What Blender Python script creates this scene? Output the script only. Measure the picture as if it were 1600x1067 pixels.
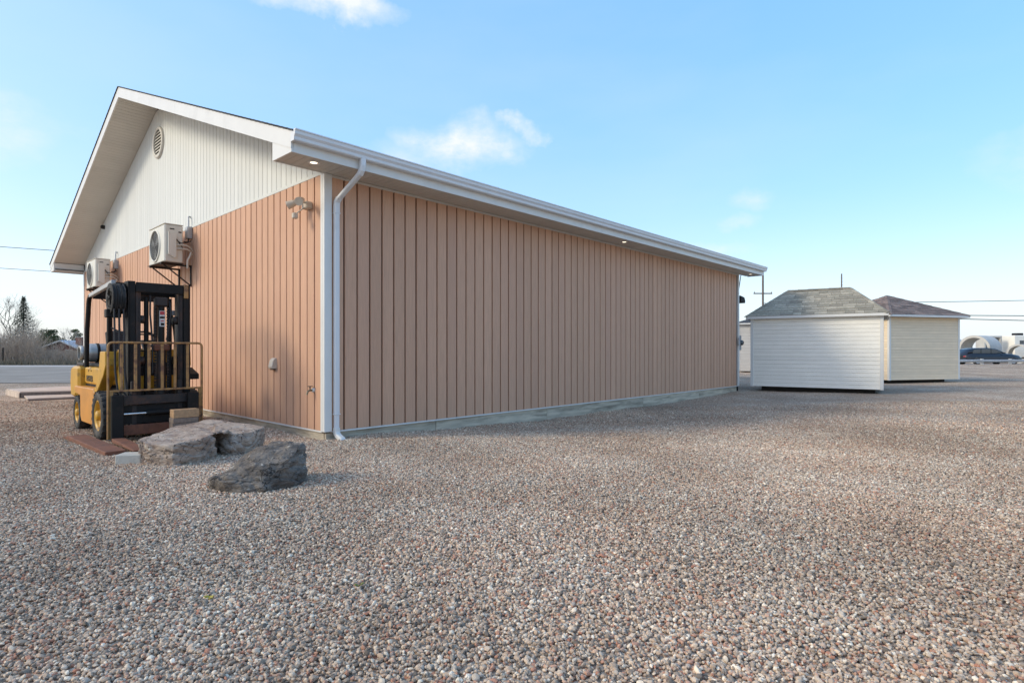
import bpy, bmesh, math, random
from mathutils import Vector, Matrix, noise
R = math.radians
rnd = random.Random(11)
for o in list(bpy.data.objects): bpy.data.objects.remove(o)
scene = bpy.context.scene
COL = scene.collection

# ------------------------------------------------------------------ camera
H = 1.2; F = 901.0; HY = 548.0
cam_d = bpy.data.cameras.new('camera'); cam = bpy.data.objects.new('camera', cam_d); COL.objects.link(cam)
cam.location = (0, 0, H); cam.rotation_euler = (R(90), 0, 0)
cam_d.sensor_width = 36; cam_d.lens = F / 1600 * 36; cam_d.shift_y = (HY - 533.5) / 1600
cam_d.clip_start = .05; cam_d.clip_end = 3000
scene.camera = cam

# ------------------------------------------------------------------ light and sky
SUNV = Vector((-1.681, -.482, 1.0)).normalized()
ELEV = math.asin(SUNV.z); AZ = math.atan2(SUNV.x, SUNV.y)
sd = bpy.data.lights.new('sun', 'SUN'); sd.energy = .74; sd.angle = R(16); sd.color = (1, .91, .72)
sun = bpy.data.objects.new('sun', sd); COL.objects.link(sun)
sun.rotation_euler = SUNV.to_track_quat('Z', 'Y').to_euler(); sun.location = (-20, -6, 12)
scene.view_settings.view_transform = 'Standard'; scene.view_settings.look = 'None'
scene.view_settings.exposure = 1.62; scene.view_settings.gamma = 1
scene.cycles.use_denoising = True
scene.cycles.max_bounces = 6

def world():
    w = bpy.data.worlds.new('World'); scene.world = w; w.use_nodes = True
    nt = w.node_tree; N = nt.nodes; L = nt.links
    for n in list(N): N.remove(n)
    out = N.new('ShaderNodeOutputWorld'); bg = N.new('ShaderNodeBackground'); bg.inputs[1].default_value = .15
    sky = N.new('ShaderNodeTexSky'); sky.sky_type = 'NISHITA'; sky.sun_disc = False
    sky.sun_elevation = ELEV; sky.sun_rotation = AZ; sky.altitude = 0
    sky.air_density = 1.0; sky.dust_density = 2.0; sky.ozone_density = 1.0
    tc = N.new('ShaderNodeTexCoord')
    ga = N.new('ShaderNodeGamma'); ga.inputs[1].default_value = .30; L.new(sky.outputs[0], ga.inputs[0])
    hs0 = N.new('ShaderNodeHueSaturation'); hs0.inputs['Saturation'].default_value = 2.8; L.new(ga.outputs[0], hs0.inputs['Color'])
    hs = N.new('ShaderNodeVectorMath'); hs.operation = 'MULTIPLY'; hs.inputs[1].default_value = (1.50, 1.62, 1.80); L.new(hs0.outputs[0], hs.inputs[0])
    nz = N.new('ShaderNodeTexNoise'); nz.inputs['Scale'].default_value = 9; nz.inputs['Detail'].default_value = 7
    nz.inputs['Roughness'].default_value = .62
    mp = N.new('ShaderNodeMapping'); mp.inputs['Scale'].default_value = (1, 1, 1.9)
    L.new(tc.outputs['Generated'], mp.inputs[0]); L.new(mp.outputs[0], nz.inputs['Vector'])
    def mth(op, a, b, clamp=False):
        m = N.new('ShaderNodeMath'); m.operation = op; m.use_clamp = clamp
        for i, x in enumerate((a, b)):
            if isinstance(x, (int, float)): m.inputs[i].default_value = x
            else: L.new(x, m.inputs[i])
        return m.outputs[0]
    wn = N.new('ShaderNodeTexNoise'); wn.inputs['Scale'].default_value = 7; wn.inputs['Detail'].default_value = 6; wn.inputs['Roughness'].default_value = .6
    L.new(tc.outputs['Generated'], wn.inputs['Vector'])
    ws = N.new('ShaderNodeVectorMath'); ws.operation = 'SUBTRACT'; ws.inputs[1].default_value = (.5, .5, .5); L.new(wn.outputs['Color'], ws.inputs[0])
    wk = N.new('ShaderNodeVectorMath'); wk.operation = 'MULTIPLY'; wk.inputs[1].default_value = (.16, .16, .11); L.new(ws.outputs[0], wk.inputs[0])
    wa = N.new('ShaderNodeVectorMath'); wa.operation = 'ADD'; L.new(wk.outputs[0], wa.inputs[0]); L.new(tc.outputs['Generated'], wa.inputs[1]); warp = wa.outputs[0]
    total = None
    blobs = [(705, 225, .125, .055, .8), (655, 215, .06, .035, .7), (765, 232, .05, .03, .6), (824, 210, .035, .018, .6), (512, 2, .11, .03, .9), (640, 262, .10, .06, .35),
             (1172, 308, .04, .03, .28), (1148, 348, .05, .018, .28), (1120, 395, .10, .02, .35), (-300, 120, .25, .08, .9), (2100, 160, .3, .09, .9)]
    for px, py, sx, sz, k in blobs:
        d = Vector(((px - 800) / F, 1, (HY - py) / F)).normalized()
        sb = N.new('ShaderNodeVectorMath'); sb.operation = 'SUBTRACT'; sb.inputs[1].default_value = d
        L.new(warp, sb.inputs[0])
        ml = N.new('ShaderNodeVectorMath'); ml.operation = 'MULTIPLY'; ml.inputs[1].default_value = (1 / sx, 1 / sx, 1 / sz)
        L.new(sb.outputs[0], ml.inputs[0])
        ln = N.new('ShaderNodeVectorMath'); ln.operation = 'LENGTH'; L.new(ml.outputs[0], ln.inputs[0])
        a = mth('MULTIPLY', mth('SUBTRACT', 1.0, ln.outputs['Value'], True), k)
        total = a if total is None else mth('MAXIMUM', total, a)
    dens = mth('MULTIPLY', total, mth('MULTIPLY', mth('SUBTRACT', nz.outputs['Fac'], .28, True), 5.5), True)
    # thin high veil everywhere
    nz2 = N.new('ShaderNodeTexNoise'); nz2.inputs['Scale'].default_value = 2.2; nz2.inputs['Detail'].default_value = 5
    mp2 = N.new('ShaderNodeMapping'); mp2.inputs['Scale'].default_value = (1, 1, 3)
    L.new(tc.outputs['Generated'], mp2.inputs[0]); L.new(mp2.outputs[0], nz2.inputs['Vector'])
    veil = mth('MULTIPLY', mth('SUBTRACT', nz2.outputs['Fac'], .38, True), .40, True)
    sx_ = N.new('ShaderNodeSeparateXYZ'); L.new(tc.outputs['Generated'], sx_.inputs[0])
    low = mth('POWER', mth('SUBTRACT', 1.0, mth('MULTIPLY', sx_.outputs['Z'], 4.0), True), 2.0)      # pale air towards the horizon, all round
    fac = mth('MAXIMUM', dens, mth('MAXIMUM', veil, mth('MULTIPLY', low, .7)))
    mx = N.new('ShaderNodeMix'); mx.data_type = 'RGBA'
    L.new(fac, mx.inputs['Factor']); L.new(hs.outputs[0], mx.inputs['A']); mx.inputs['B'].default_value = (2.05, 2.16, 2.4, 1)
    L.new(mx.outputs['Result'], bg.inputs[0]); L.new(bg.outputs[0], out.inputs[0])
world()

# ------------------------------------------------------------------ helpers
def tag(o, label=None, cat=None, group=None, kind=None):
    if label: o['label'] = label
    if cat: o['category'] = cat
    if group: o['group'] = group
    if kind: o['kind'] = kind
    return o

def empty(name, loc=(0, 0, 0), rz=0, parent=None):
    o = bpy.data.objects.new(name, None); COL.objects.link(o); o.location = loc; o.rotation_euler = (0, 0, rz)
    o.empty_display_size = .1; o.parent = parent
    return o

def link(name, me, parent=None, loc=None):
    o = bpy.data.objects.new(name, me); COL.objects.link(o); o.parent = parent
    if loc is not None: o.location = loc
    return o

class MB:
    """collects shapes; build() links them as one mesh object"""
    def __init__(s): s.v = []; s.f = []; s.smooth = []
    def add(s, vs, fs, smooth=False):
        n = len(s.v); s.v += [tuple(p) for p in vs]; s.f += [tuple(i + n for i in f) for f in fs]; s.smooth += [smooth] * len(fs); return s
    def box(s, a, b, c=0):
        """box from corner a to corner b, chamfer c"""
        x0, y0, z0 = (min(a[i], b[i]) for i in range(3)); x1, y1, z1 = (max(a[i], b[i]) for i in range(3))
        if c <= 0:
            return s.add([(x0,y0,z0),(x1,y0,z0),(x1,y1,z0),(x0,y1,z0),(x0,y0,z1),(x1,y0,z1),(x1,y1,z1),(x0,y1,z1)],
                         [(3,2,1,0),(4,5,6,7),(0,1,5,4),(1,2,6,5),(2,3,7,6),(3,0,4,7)])
        c = min(c, (x1-x0)*.45, (y1-y0)*.45, (z1-z0)*.45)
        bm = bmesh.new(); bmesh.ops.create_cube(bm, size=1)
        for v in bm.verts: v.co = Vector(((x0+x1)/2 + v.co.x*(x1-x0), (y0+y1)/2 + v.co.y*(y1-y0), (z0+z1)/2 + v.co.z*(z1-z0)))
        bmesh.ops.bevel(bm, geom=list(bm.edges), offset=c, segments=2 if c > .02 else 1, affect='EDGES', profile=.5)
        return s.bm(bm)
    def bm(s, bm, smooth=False):
        bm.verts.index_update()
        s.add([v.co.copy() for v in bm.verts], [[v.index for v in f.verts] for f in bm.faces], smooth); bm.free(); return s
    def prism(s, pts, d0, d1, axis='x', c=0):
        """polygon pts extruded from d0 to d1 along axis; pts are the other two coordinates in order"""
        n = len(pts)
        def P(p, d):
            return (d, p[0], p[1]) if axis == 'x' else ((p[0], d, p[1]) if axis == 'y' else (p[0], p[1], d))
        vs = [P(p, d0) for p in pts] + [P(p, d1) for p in pts]
        fs = [tuple(range(n)), tuple(range(2*n-1, n-1, -1))] + [(i, i+n, (i+1) % n + n, (i+1) % n) for i in range(n)]
        bm = bmesh.new(); bv = [bm.verts.new(v) for v in vs]
        for f in fs: bm.faces.new([bv[i] for i in f])
        bmesh.ops.recalc_face_normals(bm, faces=bm.faces)
        if c > 0: bmesh.ops.bevel(bm, geom=list(bm.edges), offset=c, segments=1, affect='EDGES', profile=.5)
        return s.bm(bm)
    def tube(s, pts, r, n=8, r1=None, cap=True, sm=True):
        pts = [Vector(p) for p in pts]; rings = []; up = None
        m = len(pts)
        for i, p in enumerate(pts):
            t = (pts[min(i+1, m-1)] - pts[max(i-1, 0)]).normalized()
            if up is None: up = Vector((0, 0, 1)) if abs(t.z) < .9 else Vector((1, 0, 0))
            x = up - t * up.dot(t)
            if x.length < 1e-5: x = Vector((0, 1, 0)) - t * t.y
            x.normalize(); y = t.cross(x); up = x
            rr = r if r1 is None else r + (r1 - r) * i / max(1, m - 1)
            rings.append([p + (x * math.cos(2*math.pi*k/n) + y * math.sin(2*math.pi*k/n)) * rr for k in range(n)])
        vs = [q for g in rings for q in g]
        fs = [(i*n+k, i*n+(k+1) % n, (i+1)*n+(k+1) % n, (i+1)*n+k) for i in range(m-1) for k in range(n)]
        s.add(vs, fs, sm)
        if cap:
            s.add(rings[0][::-1], [tuple(range(n))]); s.add(rings[-1], [tuple(range(n))])
        return s
    def lathe(s, prof, center, axis='x', n=24, sm=True):
        """prof: (radius, offset along axis)"""
        cx, cy, cz = center; vs = []; m = len(prof)
        for r, d in prof:
            for k in range(n):
                a = 2*math.pi*k/n; p, q = r*math.cos(a), r*math.sin(a)
                vs.append({'x': (cx+d, cy+p, cz+q), 'y': (cx+q, cy+d, cz+p), 'z': (cx+p, cy+q, cz+d)}[axis])
        fs = [(i*n+k, i*n+(k+1) % n, (i+1)*n+(k+1) % n, (i+1)*n+k) for i in range(m-1) for k in range(n)]
        return s.add(vs, fs, sm)
    def mesh(s, name, mat):
        me = bpy.data.meshes.new(name); me.from_pydata(s.v, [], s.f)
        me.polygons.foreach_set('use_smooth', s.smooth); me.materials.append(mat); me.update()
        return me
    def build(s, name, mat, parent=None, loc=None): return link(name, s.mesh(name, mat), parent, loc)

def box(name, a, b, mat, parent=None, c=0): return MB().box(a, b, c).build(name, mat, parent)

def mat(name, col, rough=.6, var=.12, scale=6, bump=0, bscale=40, stretch=(1, 1, 1), metal=0, spec=.5, dirt=None, dscale=3, dlo=.55, dhi=.72, objvar=0, emit=None, fine=0, trans=0, alpha=1):
    m = bpy.data.materials.new(name); m.use_nodes = True
    nt = m.node_tree; N = nt.nodes; L = nt.links; p = N['Principled BSDF']
    p.inputs['Roughness'].default_value = rough; p.inputs['Metallic'].default_value = metal
    p.inputs['Specular IOR Level'].default_value = spec
    if trans: p.inputs['Transmission Weight'].default_value = trans
    if emit:
        p.inputs['Emission Color'].default_value = (*emit[:3], 1); p.inputs['Emission Strength'].default_value = emit[3]
    tc = N.new('ShaderNodeTexCoord'); mp = N.new('ShaderNodeMapping'); mp.inputs['Scale'].default_value = stretch
    L.new(tc.outputs['Object'], mp.inputs[0])
    oi = N.new('ShaderNodeObjectInfo')
    ad = N.new('ShaderNodeVectorMath'); ad.operation = 'ADD'
    if objvar:
        sc_ = N.new('ShaderNodeVectorMath'); sc_.operation = 'SCALE'; sc_.inputs['Scale'].default_value = 37.0
        cb = N.new('ShaderNodeCombineXYZ')
        for i in range(3): L.new(oi.outputs['Random'], cb.inputs[i])
        L.new(cb.outputs[0], sc_.inputs[0]); L.new(sc_.outputs[0], ad.inputs[1])
    L.new(mp.outputs[0], ad.inputs[0])
    vec = ad.outputs[0]
    n1 = N.new('ShaderNodeTexNoise'); n1.inputs['Scale'].default_value = scale; n1.inputs['Detail'].default_value = 5
    L.new(vec, n1.inputs['Vector'])
    ramp = N.new('ShaderNodeMapRange'); ramp.inputs['From Min'].default_value = .3; ramp.inputs['From Max'].default_value = .7
    ramp.inputs['To Min'].default_value = 1 - var; ramp.inputs['To Max'].default_value = 1 + var
    L.new(n1.outputs['Fac'], ramp.inputs['Value'])
    fac = ramp.outputs[0]
    def mul(a, b):
        q = N.new('ShaderNodeMath'); q.operation = 'MULTIPLY'; L.new(a, q.inputs[0]); L.new(b, q.inputs[1]); return q.outputs[0]
    if objvar:
        r2 = N.new('ShaderNodeMapRange'); r2.inputs['To Min'].default_value = 1 - objvar; r2.inputs['To Max'].default_value = 1 + objvar
        L.new(oi.outputs['Random'], r2.inputs['Value']); fac = mul(fac, r2.outputs[0])
    if fine:
        n3 = N.new('ShaderNodeTexNoise'); n3.inputs['Scale'].default_value = bscale; n3.inputs['Detail'].default_value = 3
        L.new(vec, n3.inputs['Vector'])
        r3 = N.new('ShaderNodeMapRange'); r3.inputs['From Min'].default_value = .3; r3.inputs['From Max'].default_value = .7
        r3.inputs['To Min'].default_value = 1 - fine; r3.inputs['To Max'].default_value = 1 + fine
        L.new(n3.outputs['Fac'], r3.inputs['Value']); fac = mul(fac, r3.outputs[0])
    vm = N.new('ShaderNodeVectorMath'); vm.operation = 'SCALE'; vm.inputs[0].default_value = col[:3]; L.new(fac, vm.inputs['Scale'])
    colour = vm.outputs[0]
    if dirt:
        n2 = N.new('ShaderNodeTexNoise'); n2.inputs['Scale'].default_value = dscale; n2.inputs['Detail'].default_value = 8; n2.inputs['Roughness'].default_value = .65
        L.new(vec, n2.inputs['Vector'])
        rr = N.new('ShaderNodeMapRange'); rr.inputs['From Min'].default_value = dlo; rr.inputs['From Max'].default_value = dhi; L.new(n2.outputs['Fac'], rr.inputs['Value'])
        mx = N.new('ShaderNodeMix'); mx.data_type = 'RGBA'; L.new(rr.outputs[0], mx.inputs['Factor']); L.new(colour, mx.inputs['A']); mx.inputs['B'].default_value = (*dirt, 1)
        colour = mx.outputs['Result']
    L.new(colour, p.inputs['Base Color'])
    if bump:
        nb = N.new('ShaderNodeTexNoise'); nb.inputs['Scale'].default_value = bscale; nb.inputs['Detail'].default_value = 6; L.new(vec, nb.inputs['Vector'])
        bp = N.new('ShaderNodeBump'); bp.inputs['Strength'].default_value = bump; bp.inputs['Distance'].default_value = .02
        L.new(nb.outputs['Fac'], bp.inputs['Height']); L.new(bp.outputs[0], p.inputs['Normal'])
    return m

M = {}
M['tan'] = mat('tan_siding', (.595, .345, .222), .62, .05, 1.2, .12, 60, (1, 1, .06), objvar=.05, fine=.07, spec=.35, dirt=(.51, .29, .20), dscale=1.3, dlo=.5, dhi=.9)
M['shade_back'] = mat('shade_brown_siding_backing', (.10, .05, .03), .8, .05)  # tan darkened to paint groove shade between boards; plain rear walls share it
M['white_siding'] = mat('white_siding', (.67, .675, .64), .55, .04, 1.5, .06, 50, (1, 1, .06), objvar=.025, spec=.35)
M['white_back'] = mat('white_siding_backing', (.36, .35, .32), .8, .03)
M['white'] = mat('white_trim', (.71, .695, .655), .4, .03, 3, spec=.4, dirt=(.55, .53, .49), dscale=2.2, dlo=.56, dhi=.95)
M['gutter'] = mat('gutter_paint', (.70, .70, .70), .33, .03, 2, spec=.5, dirt=(.55, .55, .54), dscale=3, dlo=.58, dhi=.95)
M['soffit'] = mat('soffit_vinyl', (.60, .57, .51), .6, .03, 2, objvar=.025)
M['plank'] = mat('weathered_skirt_timber', (.52, .45, .345), .85, .25, 3, .5, 40, (.6, .6, 5), dirt=(.22, .185, .135), dscale=2, dlo=.5, dhi=.7, objvar=.12)
M['roofdark'] = mat('dark_roof_shingle', (.07, .07, .075), .95, .3, 8, .5, 120)
M['ac'] = mat('ac_casing', (.66, .63, .55), .45, .05, 3, dirt=(.45, .38, .28), dscale=3, dlo=.56, dhi=.85)
M['black'] = mat('black_rubber_hose', (.02, .02, .022), .6, .3, 9)
M['darkgrille'] = mat('fan_grille_wire', (.22, .22, .21), .5)
M['galv'] = mat('galvanised_metal', (.45, .46, .47), .45, .15, 8, metal=.4)
M['beige'] = mat('beige_plastic', (.55, .47, .38), .5, .08, 5)
M['brass'] = mat('brass_valve', (.22, .18, .12), .4, .3, 20, metal=.6)
M['lamp'] = mat('lamp_lens', (.9, .88, .8), .3, emit=(1, .86, .66, .9))
M['yellow'] = mat('yellow_forklift_paint', (.56, .30, .028), .42, .12, 4, .05, 30, dirt=(.16, .085, .03), dscale=5, dlo=.56, dhi=.72, spec=.45)
M['orange'] = mat('faded_orange_paint', (.58, .25, .04), .45, .12, 3, .05, 30, dirt=(.17, .08, .03), dscale=4.5, dlo=.56, dhi=.72)
M['rustyellow'] = mat('worn_yellow_steel', (.42, .225, .075), .6, .2, 9, .15, 60, dirt=(.15, .07, .04), dscale=9, dlo=.46, dhi=.62)
M['rust'] = mat('rusty_steel', (.19, .075, .042), .8, .2, 6, .3, 60, dirt=(.10, .045, .03), dscale=7, dlo=.48, dhi=.7)
M['rustblack'] = mat('greasy_rusted_steel', (.022, .016, .014), .6, .3, 8, .2, 60, dirt=(.075, .032, .018), dscale=6, dlo=.5, dhi=.68)
M['blacksteel'] = mat('black_steel', (.008, .0075, .007), .6, .3, 8, .1, 60, spec=.3, dirt=(.045, .026, .017), dscale=6, dlo=.55, dhi=.75)
M['tyre'] = mat('tyre_rubber', (.028, .027, .026), .85, .2, 10, .2, 80, dirt=(.12, .105, .09), dscale=7, dlo=.5, dhi=.75)
M['steelgrey'] = mat('steel_tank', (.40, .40, .38), .4, .15, 7, metal=.55, dirt=(.2, .14, .09), dscale=6, dlo=.58, dhi=.75)
M['guardgrey'] = mat('pale_grey_steel', (.42, .42, .41), .5, .1, 8)
M['chrome'] = mat('polished_rod', (.7, .7, .7), .2, metal=.9)
M['decal'] = mat('decal_white', (.6, .58, .55), .5, .2, 60)
M['decalred'] = mat('decal_red', (.4, .04, .05), .5)
M['ink'] = mat('black_lettering', (.02, .018, .015), .6, dirt=(.3, .17, .03), dscale=30, dlo=.6, dhi=.75)
M['timber'] = mat('sawn_timber', (.42, .26, .14), .75, .15, 4, .2, 50, (8, 1, 8), objvar=.2)
M['timbergrey'] = mat('weathered_timber', (.25, .19, .15), .85, .2, 4, .3, 50, (8, 1, 8), objvar=.2)
M['concrete'] = mat('concrete', (.46, .44, .39), .9, .12, 7, .3, 90, dirt=(.28, .27, .24), dscale=4)
M['deckboard'] = mat('pale_deck_board', (.60, .485, .39), .8, .1, 3, .15, 50, objvar=.1)
M['shedwhite'] = mat('white_vinyl_siding', (.86, .815, .72), .5, .04, 2, .04, 50, (1, 1, 1), objvar=.03)
M['shedtan'] = mat('cream_vinyl_siding', (.82, .66, .46), .55, .05, 2, .04, 50, objvar=.05)
M['shedgrey'] = mat('pale_grey_siding', (.55, .52, .48), .55, .05, 2, objvar=.04)
M['under'] = mat('dark_skid_timber', (.04, .035, .03), .9)
M['shingle_g'] = mat('grey_green_shingle', (.37, .32, .24), .95, .18, 14, .5, 140, objvar=.30, dirt=(.27, .25, .185), dscale=5, dlo=.5, dhi=.75)
M['shingle_b'] = mat('brown_shingle', (.21, .15, .125), .95, .2, 14, .5, 140, objvar=.4, dirt=(.13, .125, .115), dscale=5, dlo=.5, dhi=.75)
M['pole'] = mat('pole_timber', (.16, .13, .11), .9, .2, 5, .2, 40, (4, 4, .3))
M['wire'] = mat('wire_black', (.06, .06, .065), .6)
M['asphalt'] = mat('asphalt', (.30, .262, .222), .95, .18, .5, .3, 60, fine=.2, dirt=(.35, .325, .29), dscale=.12, dlo=.5, dhi=.7, spec=.08)
M['sand'] = mat('pale_shoulder', (.50, .45, .40), .95, .1, .8, .2, 30, spec=.1)
M['field'] = mat('dead_grass', (.22, .18, .125), .95, .3, .5, .4, 8, dirt=(.12, .11, .065), dscale=.3)
M['roadr'] = mat('road_asphalt', (.12, .12, .12), .92, .1, .5)
M['carblue'] = mat('car_paint_dark_blue', (.012, .014, .022), .18, .05, 3, spec=.6)
M['glass'] = mat('car_glass', (.05, .065, .075), .06, spec=.7)
M['pipec'] = mat('precast_concrete', (.52, .50, .46), .85, .08, 2, .15, 20, dirt=(.40, .37, .32), dscale=1.2)
M['brick'] = mat('red_brick', (.23, .10, .075), .9, .2, 5)
M['roofgrey'] = mat('pale_metal_roof', (.52, .52, .53), .5)
M['bark'] = mat('bark', (.17, .145, .125), .95, .2, 6)
M['twig'] = mat('bare_twigs', (.40, .31, .235), .95, .3, .5)
M['twigpale'] = mat('pale_bare_bark', (.50, .44, .37), .95, .2, .8)
M['spruce'] = mat('spruce_needles', (.06, .078, .045), .9, .4, 1.4)
M['pine'] = mat('pine_needles', (.095, .11, .045), .9, .4, 1.2)
M['leafg'] = mat('weed_leaf', (.16, .19, .03), .6, .2, 30)
M['leafy'] = mat('yellow_leaf', (.38, .30, .03), .6, .2, 30)

# ------------------------------------------------------------------ building frame: u along the long wall, v along the gable wall
CX, CY = -2.5, 7.72
TH = math.atan2(.731, .682)
DR = Vector((math.cos(TH), math.sin(TH))); DL = Vector((-math.sin(TH), math.cos(TH)))
def uv2w(u, v, z=0): return Vector((CX + DR.x*u + DL.x*v, CY + DR.y*u + DL.y*v, z))
def w2uv(x, y):
    d = Vector((x - CX, y - CY)); return d.dot(DR), d.dot(DL)
def sst(a, b, x):
    t = min(1, max(0, (x - a) / (b - a))); return t*t*(3 - 2*t)
def ground_z(x, y):
    u, v = w2uv(x, y)
    dip = -.125 * sst(.3, 4.6, u) * (1 - .6*sst(10, 14, u)) * math.exp(-((v + .5) / 3.2)**2)
    fade = 1 - sst(14, 26, math.hypot(x, y))
    n = noise.noise(Vector((x*.55, y*.55, 3.1))) * .020 + noise.noise(Vector((x*1.7, y*1.7, 7.7))) * .010
    berm = .17 * sst(36, 44, y) * (1 - sst(45.9, 46.15, y)) * sst(20, 27, x) if y > 36 else 0
    n += .035 * noise.noise(Vector((u*1.1, v*1.1, 1.7))) * math.exp(-(min(abs(v + .1), abs(u + .1)) / .5)**2) * (1 if u > -.6 and v > -.6 else 0)
    return dip + n * fade + berm - .004

# ------------------------------------------------------------------ ground
def stone_ramp(N, L, fac):
    r = N.new('ShaderNodeValToRGB'); cr = r.color_ramp; cr.interpolation = 'LINEAR'
    stops = [(0, (.11, .098, .09)), (.07, (.20, .178, .162)), (.20, (.31, .262, .225)), (.34, (.40, .325, .272)), (.48, (.48, .39, .325)),
             (.58, (.53, .455, .39)), (.66, (.38, .355, .335)), (.73, (.42, .265, .21)), (.79, (.34, .165, .12)), (.85, (.50, .415, .345)), (.92, (.61, .555, .49)), (1, (.74, .70, .645))]
    while len(cr.elements) < len(stops): cr.elements.new(.5)
    for e, (p, c) in zip(cr.elements, stops): e.position = p; e.color = (*c, 1)
    L.new(fac, r.inputs[0]); return r.outputs[0]

def tint_nodes(N, L, colour, gain=1.0):
    gain *= 1.06
    """broad uneven patches of damp and clean gravel"""
    g = N.new('ShaderNodeNewGeometry')
    a = N.new('ShaderNodeTexNoise'); a.inputs['Scale'].default_value = .45; a.inputs['Detail'].default_value = 4; L.new(g.outputs['Position'], a.inputs['Vector'])
    mr = N.new('ShaderNodeMapRange'); mr.inputs['From Min'].default_value = .32; mr.inputs['From Max'].default_value = .68
    mr.inputs['To Min'].default_value = .74*gain; mr.inputs['To Max'].default_value = 1.20*gain; L.new(a.outputs['Fac'], mr.inputs['Value'])
    s = N.new('ShaderNodeVectorMath'); s.operation = 'SCALE'; L.new(colour, s.inputs[0]); L.new(mr.outputs[0], s.inputs['Scale'])
    b = N.new('ShaderNodeTexNoise'); b.inputs['Scale'].default_value = .9; b.inputs['Detail'].default_value = 3; L.new(g.outputs['Position'], b.inputs['Vector'])
    m2 = N.new('ShaderNodeMapRange'); m2.inputs['From Min'].default_value = .35; m2.inputs['From Max'].default_value = .65; L.new(b.outputs['Fac'], m2.inputs['Value'])
    mx = N.new('ShaderNodeMix'); mx.data_type = 'RGBA'; mx.blend_type = 'MULTIPLY'; mx.inputs['Factor'].default_value = 1
    tm = N.new('ShaderNodeMix'); tm.data_type = 'RGBA'; tm.inputs['A'].default_value = (1.15, .995, .82, 1); tm.inputs['B'].default_value = (1.07, 1.0, .87, 1); L.new(m2.outputs[0], tm.inputs['Factor'])
    L.new(s.outputs[0], mx.inputs['A']); L.new(tm.outputs['Result'], mx.inputs['B'])
    return mx.outputs['Result']

def gravel_ground_mat():
    m = bpy.data.materials.new('gravel_ground'); m.use_nodes = True; nt = m.node_tree; N = nt.nodes; L = nt.links; p = N['Principled BSDF']
    p.inputs['Roughness'].default_value = .95; p.inputs['Specular IOR Level'].default_value = .1
    g = N.new('ShaderNodeNewGeometry')
    v = N.new('ShaderNodeTexVoronoi'); v.inputs['Scale'].default_value = 52; L.new(g.outputs['Position'], v.inputs['Vector'])
    sp = N.new('ShaderNodeSeparateColor'); L.new(v.outputs['Color'], sp.inputs[0])
    col = tint_nodes(N, L, stone_ramp(N, L, sp.outputs[0]), .92)
    L.new(col, p.inputs['Base Color'])
    inv = N.new('ShaderNodeMath'); inv.operation = 'SUBTRACT'; inv.inputs[0].default_value = 1; L.new(v.outputs['Distance'], inv.inputs[1])
    bp = N.new('ShaderNodeBump'); bp.inputs['Strength'].default_value = .85; bp.inputs['Distance'].default_value = .018
    L.new(inv.outputs[0], bp.inputs['Height']); L.new(bp.outputs[0], p.inputs['Normal'])
    return m
M['gravel'] = gravel_ground_mat()

def stone_mat():
    m = bpy.data.materials.new('gravel_stone'); m.use_nodes = True; nt = m.node_tree; N = nt.nodes; L = nt.links; p = N['Principled BSDF']
    p.inputs['Roughness'].default_value = .8; p.inputs['Specular IOR Level'].default_value = .35
    oi = N.new('ShaderNodeObjectInfo')
    L.new(tint_nodes(N, L, stone_ramp(N, L, oi.outputs['Random']), 1.0), p.inputs['Base Color'])
    return m
M['stone'] = stone_mat()

def axis_lines(dense, step, far):
    a = []; x = -dense
    while x < dense + 1e-6: a.append(x); x += step
    return sorted([-f for f in far] + a + list(far))
def make_ground():
    xs = axis_lines(22, .28, [24, 28, 34, 45, 70, 120, 250, 600, 1400]); ys = [-60, -20, -6] + [0 + .28*i for i in range(90)] + [26, 29, 33, 36, 38, 40, 42, 44, 45.9, 46.2, 60, 100, 250, 600, 1800]
    nx = len(xs); vs = [(x, y, ground_z(x, y)) for y in ys for x in xs]
    fs = [(j*nx+i, j*nx+i+1, (j+1)*nx+i+1, (j+1)*nx+i) for j in range(len(ys)-1) for i in range(nx-1)]
    o = MB().add(vs, fs, True).build('ground', M['gravel']); tag(o, 'pinkish grey gravel yard running out to the horizon', 'gravel yard', kind='structure')
make_ground()

def sheet(name, pts, z, m, label, cat, sub=1):
    o = MB().add([(x, y, z) for x, y in pts], [tuple(range(len(pts)))]).build(name, m); tag(o, label, cat, kind='structure'); return o
sheet('parking_lot', [(-160, 20.5), (-13, 21.3), (-10, 30), (-8, 43), (-160, 43)], .012, M['asphalt'], 'grey asphalt lot beyond the gravel on the left', 'asphalt')
sheet('road_shoulder', [(-160, 43), (-8, 43), (-8, 47), (-160, 47)], .016, M['sand'], 'pale strip along the far edge of the asphalt lot', 'shoulder')
sheet('field', [(-400, 47), (-4, 47), (-4, 400), (-400, 400)], .020, M['field'], 'dead grass field behind the asphalt lot', 'field')
sheet('road', [(22, 46.2), (220, 46.2), (220, 53), (22, 53)], .012, M['roadr'], 'dark road behind the guard rail on the right', 'road')

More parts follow.
